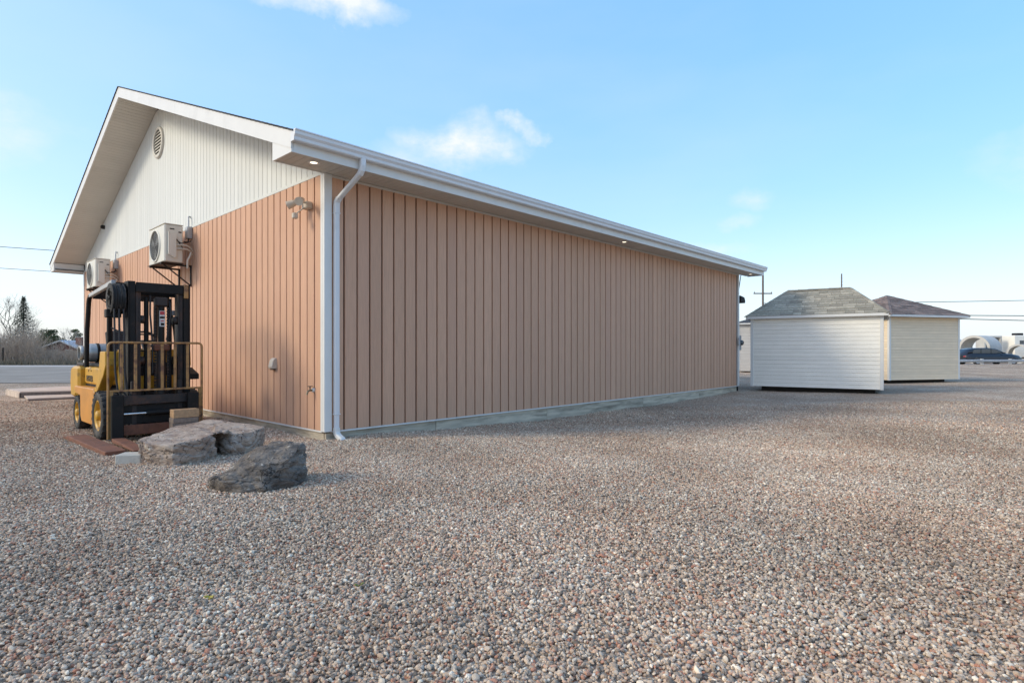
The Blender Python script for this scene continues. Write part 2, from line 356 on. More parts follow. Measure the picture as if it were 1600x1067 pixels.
def make_gravel():
    """loose stones near the viewer, scattered with geometry nodes"""
    step = .3; vs = []; fs = []; idx = {}
    def gv(i, j):
        if (i, j) not in idx:
            x, y = i*step, j*step; idx[(i, j)] = len(vs); vs.append((x, y, ground_z(x, y)))
        return idx[(i, j)]
    for j in range(4, 46):
        y = j*step; lim = .92*y + 1.5
        for i in range(-int(lim/step)-1, int(lim/step)+1):
            u, v = w2uv((i+.5)*step, (j+.5)*step)
            if -.0 < u < 14 and 0.0 < v < 14.3: continue
            fs.append((gv(i, j), gv(i+1, j), gv(i+1, j+1), gv(i, j+1)))
    me = bpy.data.meshes.new('gravel'); me.from_pydata(vs, [], fs)
    at = me.attributes.new('dens', 'FLOAT', 'POINT')
    at.data.foreach_set('value', [1 - .93*sst(6.5, 13.2, math.hypot(v[0], v[1])) for v in vs])
    o = link('gravel', me); tag(o, 'loose rounded gravel stones in pink, grey and white', 'gravel', kind='stuff')
    ng = bpy.data.node_groups.new('gravel_scatter', 'GeometryNodeTree')
    ng.interface.new_socket('Geometry', in_out='INPUT', socket_type='NodeSocketGeometry'); ng.interface.new_socket('Geometry', in_out='OUTPUT', socket_type='NodeSocketGeometry')
    N = ng.nodes; L = ng.links
    gi = N.new('NodeGroupInput'); go = N.new('NodeGroupOutput')
    na = N.new('GeometryNodeInputNamedAttribute'); na.data_type = 'FLOAT'; na.inputs['Name'].default_value = 'dens'
    mu = N.new('ShaderNodeMath'); mu.operation = 'MULTIPLY'; mu.inputs[1].default_value = 5600; L.new(na.outputs[0], mu.inputs[0])
    dp = N.new('GeometryNodeDistributePointsOnFaces'); L.new(gi.outputs[0], dp.inputs['Mesh']); L.new(mu.outputs[0], dp.inputs['Density'])
    gi2 = N.new('GeometryNodeJoinGeometry')
    for k in range(3):
        ic = N.new('GeometryNodeMeshIcoSphere'); ic.inputs['Radius'].default_value = 1; ic.inputs['Subdivisions'].default_value = 2
        sp = N.new('GeometryNodeSetPosition'); nz = N.new('ShaderNodeTexNoise'); nz.noise_dimensions = '4D'; nz.inputs['W'].default_value = k*7.3; nz.inputs['Scale'].default_value = 1.15
        pos = N.new('GeometryNodeInputPosition'); L.new(pos.outputs[0], nz.inputs['Vector'])
        sb = N.new('ShaderNodeVectorMath'); sb.operation = 'SUBTRACT'; sb.inputs[1].default_value = (.5, .5, .5); L.new(nz.outputs['Color'], sb.inputs[0])
        sc = N.new('ShaderNodeVectorMath'); sc.operation = 'SCALE'; sc.inputs['Scale'].default_value = 1.5; L.new(sb.outputs[0], sc.inputs[0])
        L.new(ic.outputs['Mesh'], sp.inputs['Geometry']); L.new(sc.outputs[0], sp.inputs['Offset'])
        sm = N.new('GeometryNodeSetMaterial'); sm.inputs['Material'].default_value = M['stone']; L.new(sp.outputs[0], sm.inputs['Geometry'])
        g2 = N.new('GeometryNodeGeometryToInstance'); L.new(sm.outputs[0], g2.inputs[0]); L.new(g2.outputs[0], gi2.inputs[0])
    ip = N.new('GeometryNodeInstanceOnPoints'); L.new(dp.outputs['Points'], ip.inputs['Points']); L.new(gi2.outputs[0], ip.inputs['Instance'])
    ip.inputs['Pick Instance'].default_value = True
    rv = N.new('FunctionNodeRandomValue'); rv.data_type = 'FLOAT_VECTOR'; rv.inputs[0].default_value = (-.45, -.45, 0); rv.inputs[1].default_value = (.45, .45, 6.28)
    er = N.new('FunctionNodeEulerToRotation'); L.new(rv.outputs[0], er.inputs[0]); L.new(er.outputs[0], ip.inputs['Rotation'])
    rs = N.new('FunctionNodeRandomValue'); rs.data_type = 'FLOAT_VECTOR'; rs.inputs[0].default_value = (.0050, .0044, .0040); rs.inputs[1].default_value = (.0112, .0086, .0072); rs.inputs['Seed'].default_value = 5
    rk = N.new('FunctionNodeRandomValue'); rk.data_type = 'FLOAT'; rk.inputs['Seed'].default_value = 9
    rk.inputs[2].default_value = 0; rk.inputs[3].default_value = 1
    pw = N.new('ShaderNodeMath'); pw.operation = 'POWER'; pw.inputs[1].default_value = 7; L.new(rk.outputs[1], pw.inputs[0])
    ma = N.new('ShaderNodeMath'); ma.operation = 'MULTIPLY_ADD'; ma.inputs[1].default_value = .9; ma.inputs[2].default_value = .92; L.new(pw.outputs[0], ma.inputs[0])
    sv = N.new('ShaderNodeVectorMath'); sv.operation = 'SCALE'; L.new(rs.outputs[0], sv.inputs[0]); L.new(ma.outputs[0], sv.inputs['Scale'])
    L.new(sv.outputs[0], ip.inputs['Scale'])
    rz = N.new('FunctionNodeRandomValue'); rz.data_type = 'FLOAT_VECTOR'; rz.inputs[0].default_value = (0, 0, .001); rz.inputs[1].default_value = (0, 0, .012); rz.inputs['Seed'].default_value = 3
    ti = N.new('GeometryNodeTranslateInstances'); L.new(ip.outputs[0], ti.inputs[0]); L.new(rz.outputs[0], ti.inputs['Translation']); ti.inputs['Local Space'].default_value = False
    L.new(ti.outputs[0], go.inputs[0])
    md = o.modifiers.new('scatter', 'NODES'); md.node_group = ng
    return o
make_gravel()

# ------------------------------------------------------------------ main building
BU, BV = 13.97, 14.36; ZB, ZT = .12, 3.57; RIDGE = BV/2; SL = .378; RAKE = .72; EAVE = .50
ROOF_E = 3.80                                   # top of roof at the eave edge
def roof_top(v): return ROOF_E + SL * (min(v, BV - v) + EAVE + .06)
def rake_soffit(v): return roof_top(v) - .215
bld = empty('commercial_building', (CX, CY, 0), TH)
tag(bld, 'long tan board sided building with white gable and white gutter', 'building')

def board_mesh(w, h, th, m, name, top2=None, c=.004):
    """a vertical board: x across, y = depth (proud to -y), z up; top2 = height of the right side"""
    b = MB(); t2 = h if top2 is None else top2
    p = [(0, 0), (0, -th+c), (c, -th), (w-c, -th), (w, -th+c), (w, 0)]
    def zz(x): return h + (t2 - h) * x / w
    vs = [(x, y, 0) for x, y in p] + [(x, y, zz(x)) for x, y in p]; n = 6
    b.add(vs, [tuple(range(n)), tuple(range(2*n-1, n-1, -1))] + [(i+1, i, i+n, (i+1)+n) for i in range(5)])
    return b.mesh(name, m)

TANW = .2055; GAP = .025
# long wall (v = 0, faces -v)
lw = box('side_wall', (.0, .03, ZB - .02), (BU, .2, ZT + .02), M['shade_back'], bld)
me = board_mesh(TANW - GAP, ZT - ZB, .034, M['tan'], 'siding_board')
for i in range(int((BU - .1) / TANW) + 1):
    x = .085 + i*TANW
    if x + TANW > BU - .05: break
    link('siding_board', me, lw, (x + rnd.uniform(-.0015, .0015), .026 + rnd.uniform(-.0025, .0025), ZB))
# gable wall (u = 0, faces -u)
gw = box('gable_wall_base', (.03, .2, ZB - .02), (.2, BV, ZT), M['shade_back'], bld)
for i in range(int((BV - .15) / TANW)):
    o = link('siding_board', me, gw, (.026 + rnd.uniform(-.0025, .0025), .085 + i*TANW + TANW - GAP, ZB)); o.rotation_euler = (0, 0, R(-90))
def gable_pent(z0, x0, x1):
    return [(0.02, z0), (BV - .02, z0), (BV - .02, rake_soffit(BV)), (RIDGE, rake_soffit(RIDGE)), (0.02, rake_soffit(0))]
gt = MB().prism(gable_pent(ZT + .001, 0, 0), .031, .2, 'x').build('gable_wall', M['white_back'], bld)
WW = .158; nb = int(BV / WW)
for i in range(nb):
    v0 = .03 + i*WW; v1 = v0 + WW - .010
    if v1 > BV - .02: break
    z0 = ZT + .05
    def top(v): return rake_soffit(v) - .012
    if v0 < RIDGE < v1: t = min(top(v0), top(v1)); ta = tb = t
    else: ta, tb = top(v1), top(v0)
    o = link('siding_board', board_mesh(WW - .010, ta - z0, .026, M['white_siding'], 'siding_board', tb - z0), gt, (.026, v1, z0)); o.rotation_euler = (0, 0, R(-90))
# other walls (plain, closed)
box('rear_wall', (BU - .2, .2, 0), (BU, BV, ZT), M['shade_back'], bld)
box('far_wall', (.2, BV - .2, 0), (BU - .2, BV, ZT), M['shade_back'], bld)
MB().prism(gable_pent(ZT, 0, 0), BU - .2, BU, 'x').build('rear_gable', M['white_back'], bld)
# trims
MB().box((-.03, -.03, ZB - .01), (.085, .026, ZT), .006).box((-.03, .026, ZB - .01), (.026, .078, ZT), .006).build('corner_trim', M['white'], bld)
MB().box((BU - .05, -.03, ZB - .01), (BU + .03, .026, ZT), .006).box((BU - .026, .026, ZB - .01), (BU + .03, .078, ZT), .006).build('corner_trim', M['white'], bld)
MB().box((-.012, BV - .05, ZB - .01), (.026, BV + .03, ZT), .004).build('corner_trim', M['white'], bld)
MB().box((.087, -.012, ZB - .025), (BU - .052, .028, ZB - .002), .003).build('base_trim', M['white'], bld)
MB().box((-.012, .08, ZB - .025), (.028, BV - .052, ZB - .002), .003).build('base_trim', M['white'], bld)
MB().box((-.012, .08, ZT + .002), (.028, BV - .052, ZT + .048), .003).build('band_trim', M['white_siding'], bld)
MB().box((.087, -.012, ZT - .034), (BU - .052, .027, ZT - .001), .003).build('frieze_trim', M['soffit'], bld)
# skirt timbers under the siding
fd = box('foundation', (.06, .06, -.3), (BU - .02, BV - .02, ZB - .03), M['under'], bld)
x = .02
for ln in (1.9, 2.75, 3.6, 3.0, 2.62):
    MB().box((x, .012 + rnd.uniform(-.004, .004), -.28), (min(x + ln - .006, BU), .056, ZB - .028), .004).build('skirt_board', M['plank'], fd); x += ln
y = .062
for ln in (3.4, 3.6, 3.6, 3.6):
    MB().box((.012, y, -.28), (.056, min(y + ln - .006, BV), ZB - .028), .004).build('skirt_board', M['plank'], fd); y += ln
# roof
def roof_slope(side):
    b = MB(); u0, u1 = -RAKE - .03, BU + RAKE + .03; n = 58
    v0, v1 = -EAVE - .085, RIDGE
    for i in range(n):
        a = v0 + (v1 - v0) * i / n; c = v0 + (v1 - v0) * (i + 1) / n
        za = ROOF_E + SL*(a + EAVE + .06); zc = ROOF_E + SL*(c + EAVE + .06)
        pts = [(a, za + .004), (a, za + .016), (c + .004, zc + .007), (c + .004, zc - .004)]
        if i == 0: pts[0] = (a, za - .006)
        if side: pts = [(BV - p, q) for p, q in pts]
        b.prism(pts, u0, u1, 'x')
    return b.build('roof_slope', M['roofdark'], bld)
roof_slope(0); roof_slope(1)
MB().prism([(-EAVE + .03, roof_top(-EAVE + .03) - .015), (RIDGE, roof_top(RIDGE) - .015), (BV + EAVE - .03, roof_top(-EAVE + .03) - .015), (BV + EAVE - .03, roof_top(-EAVE + .03) - .04), (RIDGE, roof_top(RIDGE) - .06), (-EAVE + .03, roof_top(-EAVE + .03) - .04)], -RAKE + .03, BU + RAKE - .03, 'x').build('roof_deck', M['under'], bld)
# rake fascia, both slopes, both ends (in lengths, as the photo shows a joint)
def rake(side, ua, ub):
    cuts = [-EAVE - .02, 3.62, RIDGE]
    for a, c in zip(cuts[:-1], cuts[1:]):
        a2 = a + (.003 if a > 0 else 0)
        pts = [(a2, roof_top(a2) - .008), (c, roof_top(c) - .008), (c, roof_top(c) - .215), (a2, roof_top(a2) - .215)]
        if side: pts = [(BV - p, q) for p, q in pts]
        MB().prism(pts, ua, ub, 'x').build('rake_fascia', M['white'], bld)
for s in (0, 1):
    rake(s, -RAKE - .012, -RAKE + .012); rake(s, BU + RAKE - .012, BU + RAKE + .012)
# boxed eave ends
def box_return(side, ua, ub):
    zb = ZT - .012
    pts = [(-EAVE - .02, roof_top(-EAVE - .02) - .2), (-.02, roof_top(-.02) - .2), (-.02, zb), (-EAVE - .02, zb)]
    if side: pts = [(BV - p, q) for p, q in pts]
    MB().prism(pts, ua, ub, 'x').build('eave_return', M['white'], bld)
for s in (0, 1):
    box_return(s, -RAKE - .006, -RAKE + .018); box_return(s, BU + RAKE - .018, BU + RAKE + .006)
    pv = -.02 if s == 0 else BV + .02
    z1 = roof_top(-.02) - .215
    MB().prism([(-RAKE + .02, ZT - .01), (-.0, ZT - .01), (-.0, z1), (-RAKE + .02, z1)], pv - .008, pv + .008, 'y').build('eave_return', M['white'], bld)
    fv = (-EAVE - .02, -EAVE) if s == 0 else (BV + EAVE, BV + EAVE + .02)
    box('eave_fascia', (-RAKE + .02, fv[0], ZT - .012), (BU + RAKE - .02, fv[1], ROOF_E - .01), M['white'], bld)
# soffits, panel by panel (three ribs each)
def panel_mesh(w, d, m, name):
    b = MB(); k = w / 3
    for i in range(3):
        b.box((i*k + .0025, 0, 0), ((i+1)*k - .0025, d, .008))
    b.box((0, 0, .008), (w - .001, d, .011))
    return b.mesh(name, m)
so = MB().box((-RAKE + .02, -EAVE + .001, ZT + .03), (BU + RAKE - .02, .03, ZT + .05)).build('eave_soffit', M['under'], bld)
pm = panel_mesh(.3, EAVE, M['soffit'], 'soffit_panel'); u = -RAKE + .02
while u < BU + RAKE - .3:
    link('soffit_panel', pm, so, (u, -EAVE + .003, ZT + .002)); u += .3
so2 = MB().box((-RAKE + .02, BV - .03, ZT + .03), (BU + RAKE - .02, BV + EAVE - .001, ZT + .05)).build('eave_soffit', M['under'], bld); u = -RAKE + .02
while u < 3:
    link('soffit_panel', pm, so2, (u, BV - .0, ZT + .002)); u += .3
ang = math.atan(SL); pm2 = panel_mesh(.3, RAKE, M['soffit'], 'soffit_panel')
for s in (0, 1):
    rs_ = MB()
    a0, a1 = 0.0, RIDGE
    pts = [(a0, rake_soffit(a0) + .02), (a1, rake_soffit(a1) + .02), (a1, rake_soffit(a1) + .035), (a0, rake_soffit(a0) + .035)]
    if s: pts = [(BV - p, q) for p, q in pts]
    ro = rs_.prism(pts, -RAKE + .013, .03, 'x').build('rake_soffit', M['under'], bld)
    n = int((RIDGE / math.cos(ang)) / .3)
    for i in range(n + 1):
        d = i * .3 * math.cos(ang)
        if d + .02 > RIDGE: break
        rest = (RIDGE - d) / math.cos(ang)
        o = link('soffit_panel', pm2 if rest > .31 else panel_mesh(rest, RAKE, M['soffit'], 'soffit_panel'), ro)
        v = d if s == 0 else BV - d
        # panel x runs up the slope, panel y runs along u
        ux = Vector((0, (1 if s == 0 else -1) * math.cos(ang), math.sin(ang))); uy = Vector((1 if s == 0 else 1, 0, 0)); uz = ux.cross(uy)
        if uz.z < 0: uz = -uz
        mt = Matrix((ux, uy, uz)).transposed().to_4x4(); mt.translation = Vector((-RAKE + .012, v, rake_soffit(d) + .004))
        o.matrix_local = mt
# far end rake closed off with a plain slab
for s in (0, 1):
    pts = [(0, rake_soffit(0) + .005), (RIDGE, rake_soffit(RIDGE) + .005), (RIDGE, rake_soffit(RIDGE) + .02), (0, rake_soffit(0) + .02)]
    if s: pts = [(BV - p, q) for p, q in pts]
    MB().prism(pts, BU - .01, BU + RAKE - .013, 'x').build('rake_soffit', M['soffit'], bld)
# gutter along the near eave: K-style profile
def gutter(v0, sgn):
    P = [(0, .125), (0, 0), (-.075, 0), (-.085, .012), (-.088, .045), (-.108, .075), (-.112, .112), (-.122, .118), (-.122, .132), (-.108, .132), (-.105, .115), (-.098, .085), (-.080, .05), (-.075, .012), (-.008, .008), (-.008, .125)]
    pts = [(v0 + sgn*p, ROOF_E - .125 + q) for p, q in P]
    b = MB().prism(pts, -RAKE - .012, BU + RAKE + .012, 'x')
    o = b.build('gutter', M['gutter'], bld)
    cap = [(0, .128), (0, 0), (-.075, 0), (-.085, .012), (-.088, .045), (-.108, .075), (-.112, .112), (-.122, .118), (-.122, .13)]
    for e in (-RAKE - .016, BU + RAKE + .0125):
        MB().prism([(v0 + sgn*p, ROOF_E - .125 + q) for p, q in cap], e, e + .0035, 'x').build('gutter_end_cap', M['gutter'], o)
gutter(-EAVE - .021, 1)
for u in (2.6, 5.65, 8.7, 11.75):
    P = [(.0, -.002), (-.0765, -.002), (-.087, .011), (-.090, .0445), (-.110, .0745), (-.1145, .112), (-.1245, .117), (-.1245, .134), (-.12, .134), (-.12, .118), (-.11, .112), (-.106, .075), (-.086, .045), (-.083, .012), (-.075, .002), (0, .002)]
    MB().prism([(-EAVE - .021 + p, ROOF_E - .125 + q) for p, q in P], u, u + .06, 'x').build('gutter_joint', M['gutter'], bld)
gutter(BV + EAVE + .021, -1)
# downspout
def rect_sweep(b, pts, w, d):
    """rectangular pipe along pts in the plane through (u,v,z); w across u, d across the other way"""
    rings = []; pts = [Vector(p) for p in pts]
    for i, p in enumerate(pts):
        t = (pts[min(i+1, len(pts)-1)] - pts[max(i-1, 0)]).normalized(); x = Vector((1, 0, 0)); x = (x - t*x.dot(t)).normalized(); y = t.cross(x)
        k = .012
        rings.append([p + x*(w/2)*sx + y*(d/2)*sy for sx, sy in ((-1, -1+2*k/d), (-1+2*k/w, -1), (1-2*k/w, -1), (1, -1+2*k/d), (1, 1-2*k/d), (1-2*k/w, 1), (-1+2*k/w, 1), (-1, 1-2*k/d))])
    n = 8; vs = [q for r in rings for q in r]
    b.add(vs, [(i*n+k, i*n+(k+1) % n, (i+1)*n+(k+1) % n, (i+1)*n+k) for i in range(len(pts)-1) for k in range(n)])
    b.add(rings[0], [tuple(range(n))[::-1]]); b.add(rings[-1], [tuple(range(n))])
dsp = empty('downspout', (0, 0, 0), 0, bld)
b = MB(); rect_sweep(b, [(.21, -.575, 3.70), (.21, -.575, 3.60), (.205, -.56, 3.54), (.20, -.52, 3.49)], .075, .062); b.build('elbow', M['gutter'], dsp)
b = MB(); rect_sweep(b, [(.203, -.545, 3.51), (.137, -.075, 3.225)], .07, .055); b.build('offset_pipe', M['gutter'], dsp)
b = MB(); rect_sweep(b, [(.14, -.11, 3.25), (.134, -.068, 3.20), (.132, -.062, 3.13), (.132, -.062, 3.04)], .078, .062); b.build('elbow', M['gutter'], dsp)
b = MB(); rect_sweep(b, [(.132, -.062, 3.07), (.132, -.062, .36)], .074, .058); b.build('pipe', M['gutter'], dsp)
b = MB(); rect_sweep(b, [(.132, -.062, .37), (.132, -.062, .10)], .068, .052); b.build('pipe', M['gutter'], dsp)
b = MB(); rect_sweep(b, [(.132, -.062, .16), (.132, -.064, .10), (.135, -.09, .06), (.14, -.14, .035), (.142, -.18, .02), (.143, -.2, -.005)], .08, .066); b.build('outlet_elbow', M['white'], dsp)
for z in (3.045, .34):
    MB().box((.09, -.096, z), (.174, -.03, z + .014), .003).build('strap', M['gutter'], dsp)
# gable vent
def gable_vent():
    t = empty('gable_vent', (0, RIDGE - .1, 5.72), 0, bld); Rv = .33
    MB().lathe([(Rv-.06, -.03), (Rv-.055, -.045), (Rv, -.045), (Rv+.01, -.03), (Rv+.01, .004)], (0, 0, 0), 'x', 36).build('vent_ring', M['soffit'], t)
    MB().lathe([(.001, -.004), (Rv-.05, -.004)], (0, 0, 0), 'x', 36).build('vent_back', M['under'], t)
    for i in range(9):
        z = -Rv + .07 + i*.0665; h = math.sqrt(max(.001, (Rv-.05)**2 - (z+.02)**2))
        MB().prism([(-.034, z), (-.028, z - .006), (-.006, z + .038), (-.012, z + .044)], -h, h, 'y').build('louver', M['soffit'], t)
gable_vent()
# recessed soffit lamps
for i, u in enumerate((-.33, 6.92, 14.15)):
    lab = ['lit recessed soffit lamp at the near corner of the eave', 'lit recessed soffit lamp midway along the long eave', 'lit recessed soffit lamp at the far end of the eave'][i]
    p = uv2w(u, -.31, ZT); t = empty('soffit_lamp', p, TH); tag(t, lab, 'lamp', 'recessed lamps in the eave soffit')
    MB().lathe([(.045, -.001), (.047, -.007), (.072, -.007), (.078, -.001), (.078, .004)], (0, 0, 0), 'z', 24).build('lamp_ring', M['white'], t)
    MB().lathe([(.001, -.003), (.045, -.002)], (0, 0, 0), 'z', 24).build('lamp_lens', M['lamp'], t)

def wall_thing(name, label, cat, u, v, z, group=None):
    t = empty(name, uv2w(u, v, z), TH); tag(t, label, cat, group); return t

# air conditioners on brackets
def air_con(v0, z0, label, dlabel):
    t = wall_thing('air_conditioner', label, 'air conditioner', -.2, v0, z0, 'wall hung outdoor units on the gable')
    W, D, Hh = .95, .315, .70
    cs = MB().box((-D, 0, 0), (0, W, Hh), .018).build('casing', M['ac'], t)
    box('top_lid', (-D - .006, -.006, Hh + .001), (.006, W + .006, Hh + .016), M['ac'], cs, .006)
    cy, cz, rr = W*.57, Hh*.49, .285
    MB().lathe([(.001, -D - .002), (rr, -D - .002)], (0, cy, cz), 'x', 32).build('fan_opening', M['black'], t)
    MB().lathe([(rr, -D), (rr, -D - .022), (rr + .022, -D - .02), (rr + .03, -D)], (0, cy, cz), 'x', 32).build('fan_ring', M['ac'], t)
    g = MB()
    for k in range(1, 8): 
        r = rr*k/7.5
        g.tube([(-D - .018, cy + r*math.cos(a*math.pi/12), cz + r*math.sin(a*math.pi/12)) for a in range(25)], .003, 4, cap=False)
    for k in range(8):
        a = k*math.pi/4; g.tube([(-D - .02, cy, cz), (-D - .02, cy + rr*math.cos(a), cz + rr*math.sin(a))], .0035, 4)
    g.build('fan_grille', M['darkgrille'], t)
    fb = MB()
    for k in range(3):
        a = k*2*math.pi/3 + .5
        q = [(-D - .003, cy + r*math.cos(a + da), cz + r*math.sin(a + da)) for r, da in ((.05, -.3), (.24, -.35), (.25, .25), (.05, .5))]
        fb.add([(x - .004*(i in (0, 1)), y, z) for i, (x, y, z) in enumerate(q)], [(0, 1, 2, 3)])
    fb.build('fan_blade', M['darkgrille'], t)
    # side service cover, faces the viewer (-v side)
    MB().prism([(-.26, .14), (-.26, .56), (-.13, .50), (-.13, .10), (-.16, .08)], -.05, .002, 'y').build('service_cover', M['ac'], t)
    box('grip', (-.225, -.004, .61), (-.15, .001, .63), M['black'], t); box('nameplate', (-.08, -.004, .56), (-.03, .001, .585), M['black'], t)
    p = MB()
    for z, r in ((.25, .016), (.32, .014)):
        p.tube([(-.12, -.02, z), (-.04, -.06, z + .01), (.05, -.07, z + .005), (.12, -.05, z - .03), (.16, -.02, z - .08)], r, 8)
    p.tube([(.12, -.05, .2), (.10, -.07, .14), (.06, -.06, .05), (.06, -.05, -.1)], .02, 8)
    p.build('refrigerant_pipe', M['beige'], t)
    MB().tube([(-.12, -.02, .42), (-.06, -.07, .36), (.05, -.06, .38), (.14, -.0, .44)], .009, 6).tube([(-.12, -.02, .44), (-.08, -.05, .36), (-.02, -.04, .28)], .008, 6).build('power_cable', M['black'], t)
    for y in (.14, W - .14):
        br = MB().box((-D - .03, y - .018, -.045), (.2, y + .018, -.012)).box((.165, y - .018, -.42), (.199, y + .018, -.012))
        br.tube([(-D + .03, y, -.045), (.17, y, -.40)], .014, 6); br.build('bracket', M['rustblack'], t)
    box('drain_pan', (-D - .03, .01, -.0115), (.02, W - .01, -.003), M['rustblack'], t)
    d = wall_thing('disconnect_box', dlabel, 'electrical box', 0, v0 + .16, z0 + .50, 'disconnect boxes beside the outdoor units')
    MB().box((-.10, -.07, 0), (-.005, .07, .23), .008).build('cover', M['galv'], d)
    MB().tube([(-.055, 0, .23), (-.055, 0, .36), (-.05, .02, .42), (-.03, .05, .44), (.02, .08, .44)], .016, 8).build('conduit', M['galv'], d)
    MB().tube([(-.06, -.02, 0), (-.07, -.03, -.05), (-.10, -.08, -.08), (-.18, -.13, -.09)], .01, 6).build('whip', M['black'], d)
air_con(4.92, 2.86, 'nearer cream outdoor air conditioner hung on the tan wall', 'grey electrical box with conduit beside the nearer air conditioner')
air_con(10.3, 2.80, 'farther cream outdoor air conditioner near the far eave', 'grey electrical box with conduit beside the farther air conditioner')

# flood light with two heads and a sensor
t = wall_thing('flood_light', 'beige twin head flood light with sensor near the building corner', 'flood light', 0, .40, 3.2)
MB().box((-.10, -.07, -.05), (-.0, .07, .05), .015).build('junction_box', M['beige'], t)
for s in (-1, 1):
    q = MB().tube([(-.1, .02*s, .03), (-.15, .07*s, .05)], .012, 6)
    ax = Vector((-.62, .55*s, -.35)).normalized(); c = Vector((-.15, .07*s, .05))
    q.tube([c, c + ax*.05], .03, 12, .042); q.tube([c + ax*.05, c + ax*.15], .045, 12, .058); q.build('lamp_head', M['beige'], t)
MB().tube([(-.09, 0, -.03), (-.16, .03, -.10), (-.19, .04, -.13)], .009, 6).box((-.24, .01, -.2), (-.17, .075, -.12), .012).build('motion_sensor', M['beige'], t)
# vent hood and tap
t = wall_thing('vent_hood', 'small beige vent hood on the tan gable wall', 'vent', 0, 1.48, .93)
MB().prism([(0, 0), (-.075, .0), (-.085, .03), (-.06, .13), (-.03, .16), (0, .165)], -.062, .062, 'y', .006).build('hood', M['beige'], t)
box('flap', (-.06, -.045, -.018), (-.02, .045, -.002), M['under'], t)
t = wall_thing('garden_tap', 'small brass garden tap low on the gable wall', 'tap', 0, .30, .66)
MB().tube([(.02, 0, 0), (-.05, 0, 0), (-.09, 0, -.01), (-.11, 0, -.06)], .014, 8).build('spout', M['brass'], t)
MB().lathe([(.002, 0), (.034, 0), (.034, .008), (.002, .008)], (-.06, 0, .05), 'z', 12).tube([(-.06, 0, 0), (-.06, 0, .055)], .008, 6).build('handle', M['black'], t)
MB().lathe([(.002, -.03), (.028, -.03), (.03, -.005), (.03, .002)], (0, 0, 0), 'x', 12).build('flange', M['white'], t)
# small dome camera under the far rake
t = wall_thing('security_camera', 'small dark camera high on the white gable near the far rake', 'camera', 0, 11.85, 4.58)
MB().lathe([(.002, -.10), (.04, -.09), (.055, -.05), (.055, .004)], (0, 0, 0), 'x', 14).build('housing', M['blacksteel'], t)
# electric meter and conduit at the far corner
t = wall_thing('electric_meter', 'grey electric meter with tall conduit on the far corner of the long wall', 'electric meter', BU + .03, .02, 0)
MB().tube([(.05, .04, -.05), (.05, .04, 2.9)], .03, 8).build('conduit', M['blacksteel'], t)
for k in range(9): MB().lathe([(.031, 0), (.036, 0), (.036, .05), (.031, .05)], (.05, .04, .3 + k*.28), 'z', 8).build('clamp', M['guardgrey'], t)
MB().box((0.0, -.06, 1.22), (.14, .10, 1.68), .01).build('meter_box', M['galv'], t)
MB().lathe([(.08, 0), (.08, -.05), (.05, -.08), (.002, -.085)], (.08, -.06, 1.45), 'y', 14).build('meter_dial', M['glass'], t)
box('junction_box', (-.16, -.105, 1.36), (-.05, -.061, 1.6), M['galv'], t, .008)
MB().tube([(.05, .04, 2.9), (.08, .0, 3.1), (.12, -.05, 3.56)], .012, 6).build('service_cable', M['blacksteel'], t)
t = wall_thing('wall_pack_lamp', 'dark box shaped lamp on an arm at the far corner of the building', 'lamp', BU + .08, .06, 2.72)
MB().prism([(0, 0), (.34, -.02), (.36, .06), (.30, .16), (0, .2)], -.12, .12, 'y', .012).build('housing', M['blacksteel'], t)
MB().prism([(.345, -.015), (.37, -.01), (.375, .06), (.362, .06)], -.11, .11, 'y').build('lens', M['white'], t)

# ------------------------------------------------------------------ forklift (a across, b backwards, z up)
FU, FV = -1.47, 2.32
fl = empty('forklift', uv2w(FU, FV, 0), TH); tag(fl, 'old yellow forklift with black mast and rusty load guard by the wall', 'forklift')
def wheel(name, a, b, r, w, side):
    t = empty(name, (a, b, r - .012), 0, fl)
    h = w/2; n = 36
    prof = [(r*.60, -h*.8), (r*.66, -h), (r*.88, -h), (r*.97, -h*.86), (r*.985, -h*.5), (r*.985, h*.5), (r*.97, h*.86), (r*.88, h), (r*.66, h), (r*.60, h*.8)]
    ty = MB().lathe(prof, (0, 0, 0), 'x', n)
    for k in range(22):
        a0 = 2*math.pi*k/22; ca, sa = math.cos(a0), math.sin(a0)
        for s in (-1, 1):
            vs = []
            for rr in (r*.93, r*1.0):
                for dx, da in ((s*h*.15, -.05), (s*h*.97, .03), (s*h*.97, .14), (s*h*.15, .06)):
                    aa = a0 + da; vs.append((dx, rr*math.cos(aa), rr*math.sin(aa)))
            ty.add(vs, [(0, 1, 2, 3), (7, 6, 5, 4), (0, 4, 5, 1), (1, 5, 6, 2), (2, 6, 7, 3), (3, 7, 4, 0)])
    ty.build('tyre', M['tyre'], t)
    o = side
    MB().lathe([(r*.62, o*h*.86), (r*.58, o*h*.92), (r*.54, o*h*.62), (r*.50, o*h*.30), (r*.30, o*h*.28), (r*.26, o*h*.55), (.002, o*h*.58)], (0, 0, 0), 'x', n).build('rim', M['yellow'], t)
    MB().lathe([(r*.61, -o*h*.7), (.002, -o*h*.6)], (0, 0, 0), 'x', 16).build('rim', M['blacksteel'], t)
    hb = MB().lathe([(r*.2, o*h*.4), (r*.2, o*h*1.0), (r*.15, o*h*1.12), (.002, o*h*1.14)], (0, 0, 0), 'x', 14)
    for k in range(6):
        a0 = k*math.pi/3; hb.lathe([(.012, o*h*.25), (.012, o*h*.45), (.001, o*h*.46)], (0, r*.4*math.cos(a0), r*.4*math.sin(a0)), 'x', 6)
    hb.build('hub', M['yellow'], t)
for s in (-1, 1):
    wheel('front_wheel', s*.50, .0, .335, .20, s); wheel('rear_wheel', s*.46, 1.62, .262, .16, s)
